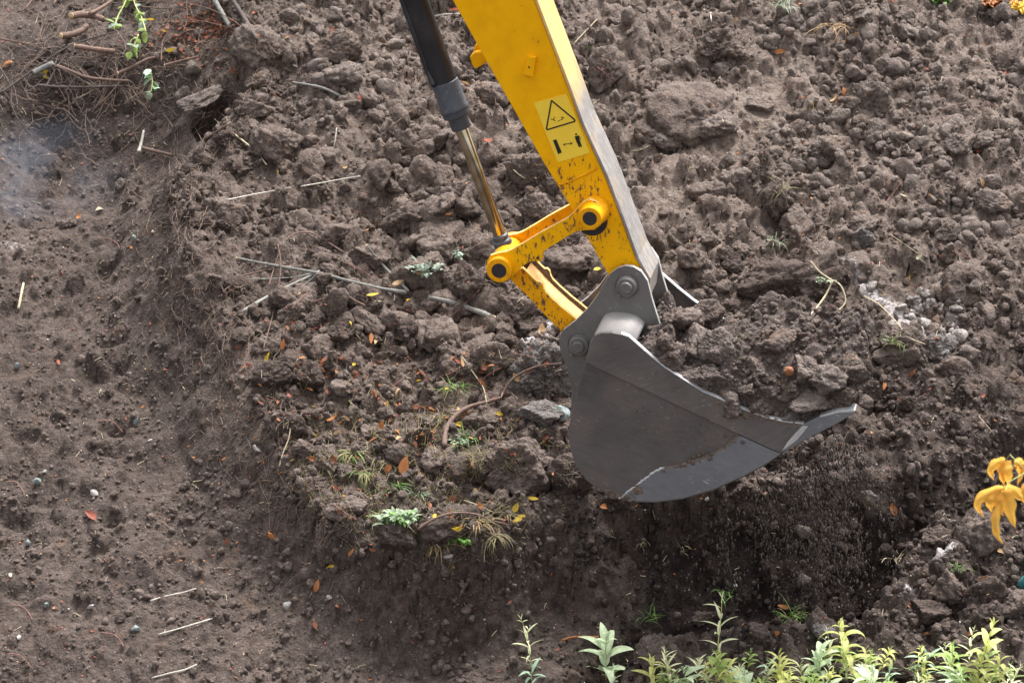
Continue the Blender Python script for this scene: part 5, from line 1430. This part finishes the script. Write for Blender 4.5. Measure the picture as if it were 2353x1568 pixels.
def lobed(n, r0, lob, droop, seed, jag=0.1):
    """palmate leaf: outline with n lobes, rings out from the stalk, hanging at the tips"""
    rr_ = random.Random(seed); K = 72; V_, F_ = [(0, 0, 0)], []
    for ring_ in range(1, 6):
        f = ring_ / 5
        for k in range(K):
            a = -math.pi * 0.86 + 2 * math.pi * 0.86 * k / (K - 1)
            c = abs(math.cos(a * n * 0.5 / 0.86 * (1.0)))
            rad = r0 * (1 - lob + lob * c ** 1.3) * (1 - 0.28 * abs(a) / math.pi) * (1 + jag * math.sin(a * 23 + seed))
            r = rad * f
            V_.append((r * math.cos(a), r * math.sin(a), -droop * (r / r0) ** 2 * r0 * (1 + 0.4 * math.sin(a * 3 + seed)) + 0.06 * r0 * math.cos(a * n) * f))
    for ring_ in range(5):
        for k in range(K - 1):
            if ring_ == 0: F_.append([0, 1 + k, 2 + k, 0])
            else:
                o = 1 + (ring_ - 1) * K; F_.append([o + k, o + K + k, o + K + k + 1, o + k + 1])
    return V_, F_
def tri_fix(VF, name):
    bm = bmesh.new(); vs = [bm.verts.new(p) for p in VF[0]]
    for f in VF[1]:
        g = []
        for q in f:
            if q not in g: g.append(q)
        try: bm.faces.new([vs[q] for q in g])
        except ValueError: pass
    return bm_mesh(name, bm, True)
LEAF = []
for k in range(9):
    LEAF.append(merge([blade(1.0, random.uniform(0.34, 0.6), 8, random.uniform(-0.9, 1.0), random.uniform(0.1, 0.9), random.uniform(-0.5, 0.8), 1.0, (-0.5, 0, 0), 0, random.uniform(-0.2, 0.4), random.uniform(-1, 1))], 'fallen_leaf'))
LOB = [tri_fix(lobed(3, 0.55, 0.45, random.uniform(0.2, 0.7), k), 'fallen_leaf') for k in range(4)]
def put_leaf(u, v, px, m, label, group=None, pool=LEAF, ang=None, stand=0.0, on='g', name='fallen_leaf'):
    if on == 'h':
        q = hp(u, v)
        if q is None: return
        q = Vector(q); nn = Vector((0, 0, 1))
    else:
        q = gp(u, v); nn = Vector(gnorm(np.array([q.x]), np.array([q.y]), 0.04)[0])
    s = px / FPX * (q - CAM).dot(FW)
    nn = (nn + Vector((random.uniform(-.4, .4), random.uniform(-.4, .4) - stand, 0))).normalized()
    z = nn; a = random.uniform(0, 6.28) if ang is None else ang
    x = Vector((math.cos(a), 0.0, math.sin(a))) if stand else Vector((math.cos(a), math.sin(a), 0))
    x = (x - z * x.dot(z)).normalized(); y = z.cross(x)
    o = bpy.data.objects.new(name, with_mat(random.choice(pool), M[m])); COL.objects.link(o)
    mt = Matrix((x, y, z)).transposed().to_4x4()
    o.matrix_world = Matrix.Translation(q + nn * (0.006 + s * 0.10 + 0.3 * s * stand)) @ mt @ Matrix.Scale(s, 4)
    tag(o, label, 'leaf', group); return o
LV = [(652, 787, 30, 'l_orange', 'smooth orange pointed leaf standing on the left of the mound', 1.2), (932, 1068, 46, 'l_orange', 'tall upright orange leaf with a yellow base in the litter', 1.35), (855, 684, 30, 'l_yellow', 'bright yellow leaf under the long grey branch', 0),
      (912, 655, 34, 'l_tan', 'tan leaf tucked behind the long grey branch', 0), (1243, 772, 38, 'l_tan', 'curled tan leaf lying at the foot of the link by the bucket', 0), (1374, 622, 24, 'l_yellow', 'cream-yellow leaf left of the arm foot', 0),
      (1867, 247, 26, 'l_yellow', 'round yellow leaf on the right heap', 0), (2072, 457, 32, 'l_pale', 'pale ragged leaf on the right heap', 0), (1795, 120, 30, 'l_orange', 'orange leaf strip near the top right', 0), (735, 835, 26, 'l_yellow', 'yellow-green leaf beside the black clod', 0),
      (227, 484, 22, 'l_pale', 'pale oval leaf in the trench at upper left', 0), (232, 903, 22, 'l_pale', 'pale oval leaf in the middle of the trench', 0), (26, 1326, 24, 'l_pale', 'pale oval leaf at the lower left edge', 0), (15, 152, 34, 'l_orange', 'orange-yellow leaf at the upper left edge', 0),
      (108, 180, 20, 'l_yellow', 'yellow leaf next to the peeling branch piece', 0), (770, 980, 44, 'l_orange', 'large curled orange-brown leaf left in the litter', 0.5), (915, 1020, 40, 'l_tan', 'tan leaf with a green stalk in the middle of the litter', 0), (1000, 985, 46, 'l_tan', 'broad tan leaf behind the thick root', 0),
      (1065, 975, 44, 'l_yellow', 'golden leaf under the thick curved root', 0), (1190, 1190, 36, 'l_yellow', 'yellow leaf in the dry grass at the pit edge', 0), (1185, 1165, 26, 'l_yellow', 'rolled yellow leaf above the dry grass', 0), (758, 1300, 26, 'l_yellow', 'bright yellow ginkgo-like leaf on the lower slope', 0.5),
      (728, 1340, 34, 'l_orange', 'upright curled orange leaf below the yellow one', 1.2), (636, 1218, 36, 'l_orange', 'curled orange leaf on the left bank', 1.2), (518, 1240, 24, 'l_red', 'red-brown leaf on the lower left bank', 1.0), (205, 1187, 36, 'l_red', 'dark red leaf on the trench floor', 0.4),
      (412, 1295, 22, 'l_orange', 'small orange leaf on the lower trench floor', 0), (1122, 338, 42, 'l_red', 'curled red-brown leaf right of the rod on the heap', 0), (735, 358, 32, 'l_red', 'red-brown leaf on the heap left of the rod', 0), (440, 50, 36, 'l_rust', 'cluster leaf of rust brown near the top left', 0.4),
      (105, 168, 20, 'l_yellow', 'small yellow leaf on the hollow edge at upper left', 0), (395, 118, 28, 'l_yellow', 'yellow-green leaf under the orange litter', 0), (522, 62, 34, 'l_orange', 'orange leaf at the foot of the grey pole', 0.3), (1940, 215, 34, 'l_orange', 'orange-brown leaf up on the right heap', 0),
      (1918, 240, 30, 'l_tan', 'tan-pink leaf beside the round yellow one', 0), (2125, 165, 30, 'l_red', 'reddish leaf high on the right heap', 0), (2305, 165, 30, 'l_red', 'reddish leaf at the upper right edge', 0), (2250, 355, 30, 'l_red', 'pinkish leaf on the right heap near the edge', 0),
      (2090, 640, 22, 'l_yellow', 'upright yellow leaf above the lime crust', 1.2), (2255, 1330, 30, 'l_orange', 'orange leaf left of the teal bottle', 0.6), (2110, 595, 20, 'l_pale', 'pale yellow leaf fragment above the lime crust', 0), (1800, 1395, 30, 'l_orange', 'orange leaf curl in the grass of the near rim', 0),
      (1797, 1463, 30, 'l_orange', 'orange leaf behind the weeds', 0), (2050, 1165, 34, 'l_orange', 'orange leaf strip at the right end of the pit', 0.5), (810, 1265, 24, 'l_orange', 'small orange leaf at the pit edge under the weed', 0.5), (862, 1262, 26, 'l_rust', 'rust leaf hanging at the pit edge', 0.6),
      (2030, 882, 30, 'l_orange', 'amber leaf above the dark hollow right of the bucket', 1.2), (1392, 1165, 30, 'l_orange', 'crumpled orange leaf right under the bucket bottom', 0.4), (2300, 1268, 20, 'l_tan', 'tan leaf by the round rim clod', 0), (678, 1032, 22, 'l_orange', 'single orange leaf on the bank left of the litter', 0)]
for (u, v, s, m, lab, stnd) in LV:
    put_leaf(u, v, s, m, lab, None, LEAF, math.pi / 2 - 0.2 if stnd > 0.9 else None, stnd)
n_ = 0
while n_ < 185:
    if random.random() < 0.62: u, v = random.gauss(880, 210), random.gauss(960, 170)
    elif random.random() < 0.3: u, v = random.gauss(400, 80), random.gauss(80, 60)
    else: u, v = random.uniform(0, 2352), random.uniform(0, 1500)
    if accept(u, v) < 0.2 and random.random() > 0.2: continue
    if 1280 < u < 2050 and 560 < v < 1400 or not (0 < u < 2352 and 0 < v < 1560): continue
    z_ = zone(u, v)
    mk = random.choice(['l_orange', 'l_orange', 'l_rust', 'l_rust', 'l_red', 'l_red', 'l_tan', 'l_yellow'])
    nm = {'l_orange': 'orange', 'l_rust': 'rust-brown', 'l_red': 'red-brown', 'l_tan': 'tan', 'l_yellow': 'yellow'}[mk]
    put_leaf(u, v, random.uniform(12, 30), mk, 'small crumpled %s leaf scrap %s' % (nm, z_), '%s leaf scraps %s' % (nm, z_), LEAF, None, random.choice([0, 0, 0.5]))
    n_ += 1
for k in range(12):
    put_leaf(random.uniform(1560, 1900), random.uniform(740, 930), random.uniform(8, 18), random.choice(['l_orange', 'l_rust', 'l_pale']), 'tiny leaf scrap on the soil in the bucket', 'leaf scraps in the bucket load', LEAF, None, 0, 'h')
# leaf crumbs
def leafcrumbs(name, label, n, fn, m, smin, smax):
    u, v = scatter_uv(n, fn); p, t, D = hits(u, v)
    V_, F_, o = [], [], 0
    for i in range(n):
        s = RNG.uniform(smin, smax); a = RNG.uniform(0, 6.28); b = RNG.uniform(-0.7, 0.7); c = RNG.uniform(-0.7, 0.7)
        Rm = np.array(Matrix.Rotation(a, 3, 'Z') @ Matrix.Rotation(b, 3, 'X') @ Matrix.Rotation(c, 3, 'Y'))
        q = np.array([(-1, -.5 * RNG.random(), 0.2), (0, -.6, 0), (1, -.2, .25), (.9, .3, .3), (0, .6, 0.05), (-.9, .4, .1)]) * s
        V_.append(q @ Rm.T + p[i] + np.array([0, 0, s * 0.5])); F_ += [[o, o + 1, o + 4, o + 5], [o + 1, o + 2, o + 3, o + 4]]; o += 6
    f = link(name, mesh_np(name, np.vstack(V_), F_, False), M[m]); tag(f, label, 'leaf litter', kind='stuff')
lit = lambda u, v: 0.06 + 0.9 * np.exp(-((u - 860) / 260.0) ** 2 - ((v - 960) / 200.0) ** 2) + 1.0 * np.exp(-((u - 430) / 110.0) ** 2 - ((v - 80) / 75.0) ** 2)
leafcrumbs('rust_leaf_litter', 'rust-brown leaf crumbs strewn over the mound', 900, lit, 'l_red', 0.003, 0.009)
leafcrumbs('rust_leaf_drift', 'drift of rust-orange dead leaves on the hump at upper left', 240, lambda u, v: np.exp(-(((u - 470) / 90.0) ** 2 + ((v - 75) / 50.0) ** 2) ** 1.4), 'l_rust', 0.006, 0.019)
leafcrumbs('brick_crumbs', 'reddish crumbs and chips strewn over the heap', 500, lambda u, v: 0.4 * (sdist(POLY_M, u, v) > 0), 'l_red', 0.002, 0.007)
leafcrumbs('orange_leaf_litter', 'orange leaf crumbs strewn over the mound', 480, lit, 'l_orange', 0.003, 0.010)
leafcrumbs('pale_leaf_litter', 'pale chips of straw and leaf strewn over the soil', 420, lambda u, v: 0.4 + 0 * u, 'l_tan', 0.002, 0.006)

# grass tufts and torn sods
def tuft(u, v, px, n, m, label, spread=1.0, down=False, m2=None, broad=False, cat='grass tuft'):
    q = gp(u, v); s = px / FPX * (q - CAM).dot(FW)
    if broad: n = max(16, int(n * 2.6))
    for (mm, cnt, first) in ((m, n, True), (m2, max(8, n // 2), False)):
        if mm is None: continue
        bl = []
        for k in range(cnt):
            az = random.uniform(0, 6.28); el = random.uniform(0.2, 1.3) if not down else random.uniform(-0.9, 0.5)
            bl.append(blade(s * random.uniform(0.5, 1.2) * (0.42 if broad else 1), s * (random.uniform(0.12, 0.22) if broad else random.uniform(0.022, 0.05)), 6, random.uniform(0.3, 1.1) * spread, 0.3, 0, 1.0,
                            (random.gauss(0, 0.32 if broad else 0.22) * s, random.gauss(0, 0.2 if broad else 0.14) * s, random.uniform(0, 0.2) * s if broad else 0.0), az, el))
        me = merge(bl, 'grass_tuft')
        if first:
            o = bpy.data.objects.new('grass_tuft' if not broad else 'weed_tuft', me); COL.objects.link(o); me.materials.append(M[mm]); o.location = q + Vector((0, -0.01, 0.005))
            tag(o, label, cat); root_ = o
        else:
            o = bpy.data.objects.new('dry_blades', me); COL.objects.link(o); me.materials.append(M[mm]); o.parent = root_
    return root_
for t_ in [(905, 1110, 66, 60, 'g_green', 'dark green grass tuft hanging below the upright orange leaf', 1, True), (800, 1040, 62, 46, 'g_dry', 'yellow-green grass tuft at the left of the litter', 1, True, 'g_green'), (730, 1075, 50, 36, 'g_dry', 'tattered grass on the left brink of the mound', 1, True),
           (1100, 1200, 58, 80, 'g_dry', 'big dry grass tuft sprawling over the pit edge', 1.2, False, 'l_tan'), (1160, 1185, 48, 50, 'g_dry', 'dry grass fan at the right of the pit edge sod', 1, False), (1095, 1050, 50, 30, 'g_dry', 'straw-yellow tuft behind the square dark clod', 1),
           (1075, 1010, 48, 26, 'g_green', 'green tuft at the foot of the thick root', 1), (1040, 895, 46, 30, 'g_green', 'green and yellow grass in the orange litter', 1, False, 'g_dry'), (1862, 790, 38, 44, 'g_green', 'fresh green weed tuft beyond the bucket', 1), (2055, 790, 42, 24, 'g_dry', 'thin grass tuft below the lime ridge', 1, False, 'g_green'),
           (1795, 440, 52, 34, 'g_dry', 'dry grass growing from the root covered sod', 1), (1780, 560, 44, 20, 'g_grey', 'grey-green grass blades above the dark slab', 1), (1925, 60, 66, 60, 'l_tan', 'brown dead grass bunch at the top right', 1, True), (1800, 20, 50, 20, 'g_grey', 'few green blades near the top edge', 1),
           (1660, 1365, 44, 26, 'g_green', 'small green tuft at the bottom of the pit', 1), (1490, 1420, 56, 18, 'g_green', 'thin green grass blades at the pit edge behind the weeds', 1), (1820, 1420, 60, 40, 'g_green', 'green grass on the near rim above the weeds', 1, False, 'g_dry'), (1400, 1215, 30, 14, 'g_dry', 'wisp of dry grass under the bucket bottom', 1, True),
           (1478, 1245, 40, 16, 'g_dry', 'grey dry grass wisp on the pit wall', 1, True), (1560, 1250, 36, 12, 'g_dry', 'few dry stems on the dark pit wall', 1, True), (2200, 1310, 34, 20, 'g_green', 'small dark green sprig on the near right rim', 1), (2060, 1290, 50, 26, 'straw', 'dry stems bristling at the right pit brink', 1),
           (1350, 115, 24, 10, 'g_green', 'bright green sprout right of the arm', 1), (2150, 5, 60, 26, 'g_green', 'green weed at the top edge', 1, False, None, True), (690, 1060, 30, 20, 'g_dry', 'bit of grass on the left bank', 1, True), (880, 1060, 54, 30, 'g_dry', 'yellowish grass stems in the middle of the litter', 1, True),
           (1010, 1250, 54, 40, 'g_dry', 'dry grass fringe hanging over the pit edge left of the big tuft', 1.2, True, 'l_tan'), (870, 1180, 50, 40, 'g_dry', 'matted dry grass on the brink above the leafy weed', 1.1, True, 'g_green'),
           (960, 1140, 46, 30, 'g_grey', 'grey-green grass between the dark clods at the brink', 1), (835, 1085, 54, 44, 'g_dry', 'wiry straw-coloured tuft left of the dark green one', 1.1, True, 'g_green'), (1010, 960, 44, 30, 'g_dry', 'dry stems left of the thick root', 1),
           (1130, 1230, 60, 46, 'g_dry', 'thick dry roots and grass hanging from the right of the sod', 1.1, True, 'root')]:
    tuft(*t_)
tuft(915, 1195, 62, 30, 'g_grey', 'pale green leafy weed torn out on the pit edge', 1, False, 'g_green', True, 'weed')
tuft(1055, 1020, 44, 12, 'g_grey', 'grey-green wilted leaf bunch beside the thick root', 1, False, None, True, 'weed')
tuft(975, 625, 56, 26, 'g_white', 'silvery leaved sprig at the right end of the long branch', 1, False, None, True, 'weed')
tuft(1040, 590, 50, 12, 'g_white', 'silvery leaves leaning on the dark round clod', 1, False, None, True, 'weed')
tuft(1055, 1240, 44, 16, 'g_green', 'green leaves under the big dry tuft', 1, True, None, True, 'weed')
tuft(1892, 648, 36, 8, 'g_grey', 'green leaflet on the pale knotted root', 1, False, None, True, 'weed')

# leafy sprig at top left
def sprig(pts, n, leaf_px, mats, label, r=2.0):
    q = line3(pts, 0.10, 1)
    root_ = empty('leafy_sprig', q[0], label, 'sprig'); WLOC[root_.name] = Vector(q[0])
    link('stem', tubes_mesh('stem', [tube_geo(q, r / 560.0, 6)]), M['w_stem'], root_)
    s = leaf_px / 560.0
    for j, m in enumerate(mats):
        bl = []
        for k in range(n):
            p = q[random.randrange(len(q))]
            bl.append(blade(s * random.uniform(0.8, 1.3), s * random.uniform(0.6, 0.85), 6, random.uniform(0.1, 0.8), 0.15, 0, 1, (p.x, p.y, p.z), random.uniform(0, 6.28), random.uniform(-1.0, 0.6)))
        link('foliage', merge(bl, 'foliage'), M[m], root_)
sprig([(300, -40), (290, 0), (270, 40), (262, 66)], 9, 30, ['g_white', 'w_green'], 'left leafy sprig with round leaves hanging at the top')
sprig([(300, -40), (310, 10), (325, 40), (335, 72)], 9, 30, ['g_white', 'w_green'], 'right leafy sprig with pale round leaves hanging at the top')
sprig([(318, 80), (308, 105), (296, 126)], 6, 28, ['g_grey', 'w_green'], 'short middle sprig of round green leaves at upper left')
sprig([(345, 160), (350, 190), (346, 212)], 7, 28, ['g_grey', 'w_blue'], 'lowest drooping green sprig at upper left')

# weeds along the near rim
def weed(h, node, leaf, matn, seed, lean=0.1, wide=0.155, droop=0.6, topfull=True):
    rr_ = random.Random(seed); random.seed(seed)
    pts = []; x = y = 0.0; a = rr_.uniform(0, 6.28)
    for i in range(9):
        t = i / 8; pts.append(Vector((math.cos(a) * lean * h * t * t + rr_.uniform(-.004, .004), math.sin(a) * lean * h * t * t, h * t)))
    st_ = tubes_mesh('stem', [tube_geo(pts, [0.0026 * (1 - 0.6 * i / 8) for i in range(9)], 6)])
    bl = []; z = h * 0.22; az = rr_.uniform(0, 3)
    while z < h:
        t = z / h; i = min(7, int(t * 8)); p = pts[i].lerp(pts[i + 1], t * 8 - i)
        L_ = leaf * (0.65 + 0.6 * math.sin(math.pi * min(1, t * 0.9))) * rr_.uniform(0.8, 1.15) * (0.55 if t > 0.9 else 1)
        for s in (0, 1):
            if rr_.random() < 0.92:
                bl.append(blade(L_, L_ * wide * rr_.uniform(0.85, 1.2), 8, droop * rr_.uniform(0.5, 1.3), 0.25, 0, 0.9, tuple(p), az + s * math.pi + rr_.uniform(-.3, .3), rr_.uniform(0.35, 0.8) + 0.35 * t, rr_.uniform(-.5, .5)))
        az += 1.57 + rr_.uniform(-.3, .3); z += node * rr_.uniform(0.75, 1.2) * (1.0 - 0.35 * t)
    for k in range(3): bl.append(blade(leaf * 0.42, leaf * 0.42 * wide, 6, 0.2, 0.3, 0, 0.9, tuple(pts[-1]), rr_.uniform(0, 6.28), 1.15))
    return st_, merge(bl, 'foliage'), matn
PR = [weed(0.24, 0.034, 0.105, 'w_yellow', 1), weed(0.20, 0.030, 0.095, 'w_green', 2), weed(0.22, 0.040, 0.12, 'w_pale', 3, 0.1, 0.3), weed(0.30, 0.050, 0.080, 'w_cream', 4, 0.15), weed(0.17, 0.028, 0.10, 'w_blue', 5), weed(0.26, 0.036, 0.105, 'w_yellow', 6, 0.2, 0.22, 0.9), weed(0.15, 0.026, 0.085, 'w_cream', 7), weed(0.28, 0.05, 0.10, 'w_green', 8, 0.12, 0.3)]
NAMEC = {'w_yellow': 'yellow-green', 'w_green': 'fresh green', 'w_pale': 'pale green', 'w_cream': 'cream-coloured', 'w_blue': 'blue-green'}
def put_weed(k, u, v, sc, label, group=None, rz=None, mo=None):
    st_, fo, m = PR[k]; m = mo or m
    q = gp(u, v)
    r_ = bpy.data.objects.new('weed_plant', None); COL.objects.link(r_); r_.empty_display_size = 0.05
    r_.location = q - Vector((0, 0, 0.01)); r_.scale = (sc, sc, sc); r_.rotation_euler = (random.uniform(-.12, .12), random.uniform(-.12, .12), random.uniform(0, 6.28) if rz is None else rz)
    tag(r_, label, 'weed', group)
    for nm, me, mm in (('stem', st_, 'w_stem'), ('foliage', fo, m)):
        o = bpy.data.objects.new(nm, with_mat(me, M[mm])); COL.objects.link(o); o.parent = r_
random.seed(99)
put_weed(3, 1222, 1540, 0.84, 'slender yellowing weed, leftmost tall one before the dark slope')
put_weed(4, 1222, 1580, 0.65, 'low blue-green weed at the foot of the leftmost tall one', mo='w_blue')
put_weed(2, 1392, 1560, 0.95, 'weed with large pale green leaves, second tall one from the left', mo='w_pale')
put_weed(0, 1410, 1600, 0.6, 'short whitish weed in front of the large leaved one', mo='w_pale')
put_weed(3, 1652, 1530, 1.0, 'tall pale yellow weed reaching highest into the pit', mo='w_cream')
put_weed(5, 1945, 1560, 0.95, 'tall bright yellow-green weed in the middle of the row')
put_weed(7, 2245, 1570, 0.95, 'tall green weed with yellow tips near the right end', mo='w_yellow')
put_weed(7, 2190, 1580, 0.80, 'drooping bright green weed at the right end of the row', mo='w_green')
put_weed(1, 2320, 1600, 0.7, 'green weed standing apart in the right corner')
xs_ = []
for k in range(92):
    t = k / 91
    u = 1520 + 800 * t + random.uniform(-40, 40)
    v = random.choice([1555, 1590, 1620, 1650]) + random.uniform(-15, 20)
    if u < 1600: v = max(v, 1600)
    kk = random.randrange(8); sc = random.uniform(0.40, 0.76)
    nm = NAMEC[PR[kk][2]]
    where = 'left part' if u < 1790 else ('middle part' if u < 2060 else 'right part')
    row = 'behind' if v < 1600 else 'in front'
    lab = '%s weed %s in the %s of the near row of weeds' % (nm, row, where)
    put_weed(kk, u, v, sc, lab, '%s weeds %s in the %s of the row' % (nm, row, where))
for (u, v, s) in [(1340, 1610, 0.45), (1450, 1620, 0.5), (1500, 1600, 0.5), (1290, 1625, 0.4)]:
    put_weed(random.choice([4, 6, 2]), u, v, s, 'low pale weed at the bottom edge left of the weed row', 'low weeds left of the row')

# yellow maple leaves on a twig close to the camera
def cam_pt(u, v, d): return CAM + ray(u, v) * d
tw_pts = smooth_path([cam_pt(2700, 900, 9.0), cam_pt(2520, 980, 9.0), cam_pt(2400, 1050, 9.0), cam_pt(2350, 1090, 9.0)], 5)
mb = empty('maple_twig', tw_pts[-1], 'maple twig with hanging yellow leaves close to the camera at the right edge', 'maple twig'); WLOC[mb.name] = Vector(tw_pts[-1])
link('twig', tubes_mesh('twig', [tube_geo(tw_pts, 0.003, 8)]), M['bark_brown'], mb)
def z9(x, y): return (2169.0 + x * 0.3081, 1010.6 + y * 0.3081)
def lobe(pts, wd, dist, du, dv, k):
    """one pointed lobe along its midrib; folded along the rib and arching away at the tip"""
    c = smooth_path([(x, y, 0) for x, y in pts], 6); n = len(c); V_, F_ = [], []
    for i, p in enumerate(c):
        t = i / (n - 1); tg = (c[min(i + 1, n - 1)] - c[max(i - 1, 0)]).normalized(); nn = Vector((-tg.y, tg.x, 0))
        h = wd * 0.5 * max(0.03, math.sin(math.pi * (0.16 + 0.84 * t) ** 0.85)) * (1 + 0.13 * math.sin(t * 19 + k))
        for s_ in (-1, -0.5, 0, 0.5, 1):
            q = p + nn * (h * s_); u, v = z9(q.x, q.y)
            V_.append(tuple(cam_pt(u + du, v + dv, dist + 0.012 * k * 0.3 + 0.03 * t * t + 0.012 * abs(s_) + 0.004 * math.sin(7 * t + k))))
    for i in range(n - 1):
        for j in range(4): o = i * 5 + j; F_.append([o, o + 1, o + 6, o + 5])
    return V_, F_
def palm(lobes, dist, du=0, dv=0):
    me = merge([lobe(p, w_, dist, du, dv, k) for k, (p, w_) in enumerate(lobes)], 'leaf')
    link('leaf', me, M['maple'], mb)
    u, v = z9(*lobes[0][0][0])
    link('leaf_stalk', tubes_mesh('leaf_stalk', [tube_geo([tw_pts[-2], cam_pt(u + du + 10, v + dv - 14, dist), cam_pt(u + du, v + dv + 2, dist)], 0.0014, 5)]), M['w_stem'], mb)
PL2 = [([(440, 362), (350, 385), (262, 440), (250, 500), (298, 580)], 78), ([(425, 372), (350, 430), (345, 480), (352, 540)], 96), ([(430, 372), (408, 440), (412, 510), (440, 566)], 74),
       ([(408, 470), (382, 570), (384, 660), (400, 720), (440, 776)], 62), ([(440, 362), (470, 430), (492, 540), (530, 655)], 118), ([(440, 366), (510, 375), (560, 420), (580, 450)], 84), ([(420, 350), (418, 380), (430, 430)], 80)]
PL1 = [([(455, 152), (390, 172), (345, 225), (368, 300)], 76), ([(455, 150), (455, 210), (470, 270), (486, 345)], 112), ([(450, 160), (432, 230), (436, 290), (448, 338)], 56), ([(520, 170), (560, 175), (575, 240), (545, 335)], 78), ([(560, 175), (600, 200), (625, 260)], 66)]
palm(PL1, 9.0); palm(PL2, 8.95)
palm(PL2, 9.05, 104, -22)

# teal plastic bottle, crushed, at the right edge
def bottle():
    q = gp(2352, 1345)
    prof = [(0, 0.016), (0.004, 0.020), (0.03, 0.021), (0.05, 0.017), (0.07, 0.021), (0.10, 0.021), (0.115, 0.013), (0.125, 0.008), (0.14, 0.008)]
    V_, F_ = [], []; n = 28
    for (z, r) in prof:
        for k in range(n):
            a = 6.2832 * k / n; rr_ = r * (1 + 0.16 * math.sin(3 * a + z * 60) * (z < 0.11))
            V_.append((rr_ * math.cos(a), rr_ * math.sin(a) * 0.72, z))
    for i in range(len(prof) - 1):
        for k in range(n): F_.append([i * n + k, i * n + (k + 1) % n, (i + 1) * n + (k + 1) % n, (i + 1) * n + k])
    me = mesh_np('plastic_bottle', V_, F_)
    m, n_, N, L = mat('teal_plastic'); b = N('BsdfPrincipled', i_Roughness=0.18); 
    nn = N('TexNoise', i_Scale=40.0, i_Detail=3.0); r_ = ramp(N, [(0.4, (0.01, 0.13, 0.15)), (0.65, (0.12, 0.45, 0.45))]); L(nn.outputs[0], r_.inputs[0]); L(r_.outputs[0], b.inputs['Base Color'])
    bp = N('Bump', i_Strength=0.8, i_Distance=0.006); L(nn.outputs[0], bp.inputs['Height']); L(bp.outputs[0], b.inputs['Normal']); finish(n_, N, L, b)
    o = bpy.data.objects.new('plastic_bottle', me); COL.objects.link(o); me.materials.append(m)
    o.location = q + Vector((-0.01, -0.01, 0.0)); o.rotation_euler = (0.3, 0.35, 0.4); o.scale = (1.25,) * 3
    tag(o, 'crushed teal plastic bottle cut by the right picture edge', 'bottle')
    cap = tubes_mesh('bottle_cap', [tube_geo([Vector((0, 0, 0.138)), Vector((0, 0, 0.152))], 0.0105, 16)], False)
    c = bpy.data.objects.new('bottle_cap', cap); COL.objects.link(c); cap.materials.append(M['blue_stone']); c.parent = o
bottle()
# autumn foliage at the very top right corner
for (u, v, mk, lab) in [(2290, 12, 'l_orange', 'orange shrub leaves at the top right corner'), (2335, 25, 'l_yellow', 'golden shrub leaves cut by the top right corner')]:
    tuft(u, v, 52, 40, mk, lab, 1, False, None, True, 'shrub')
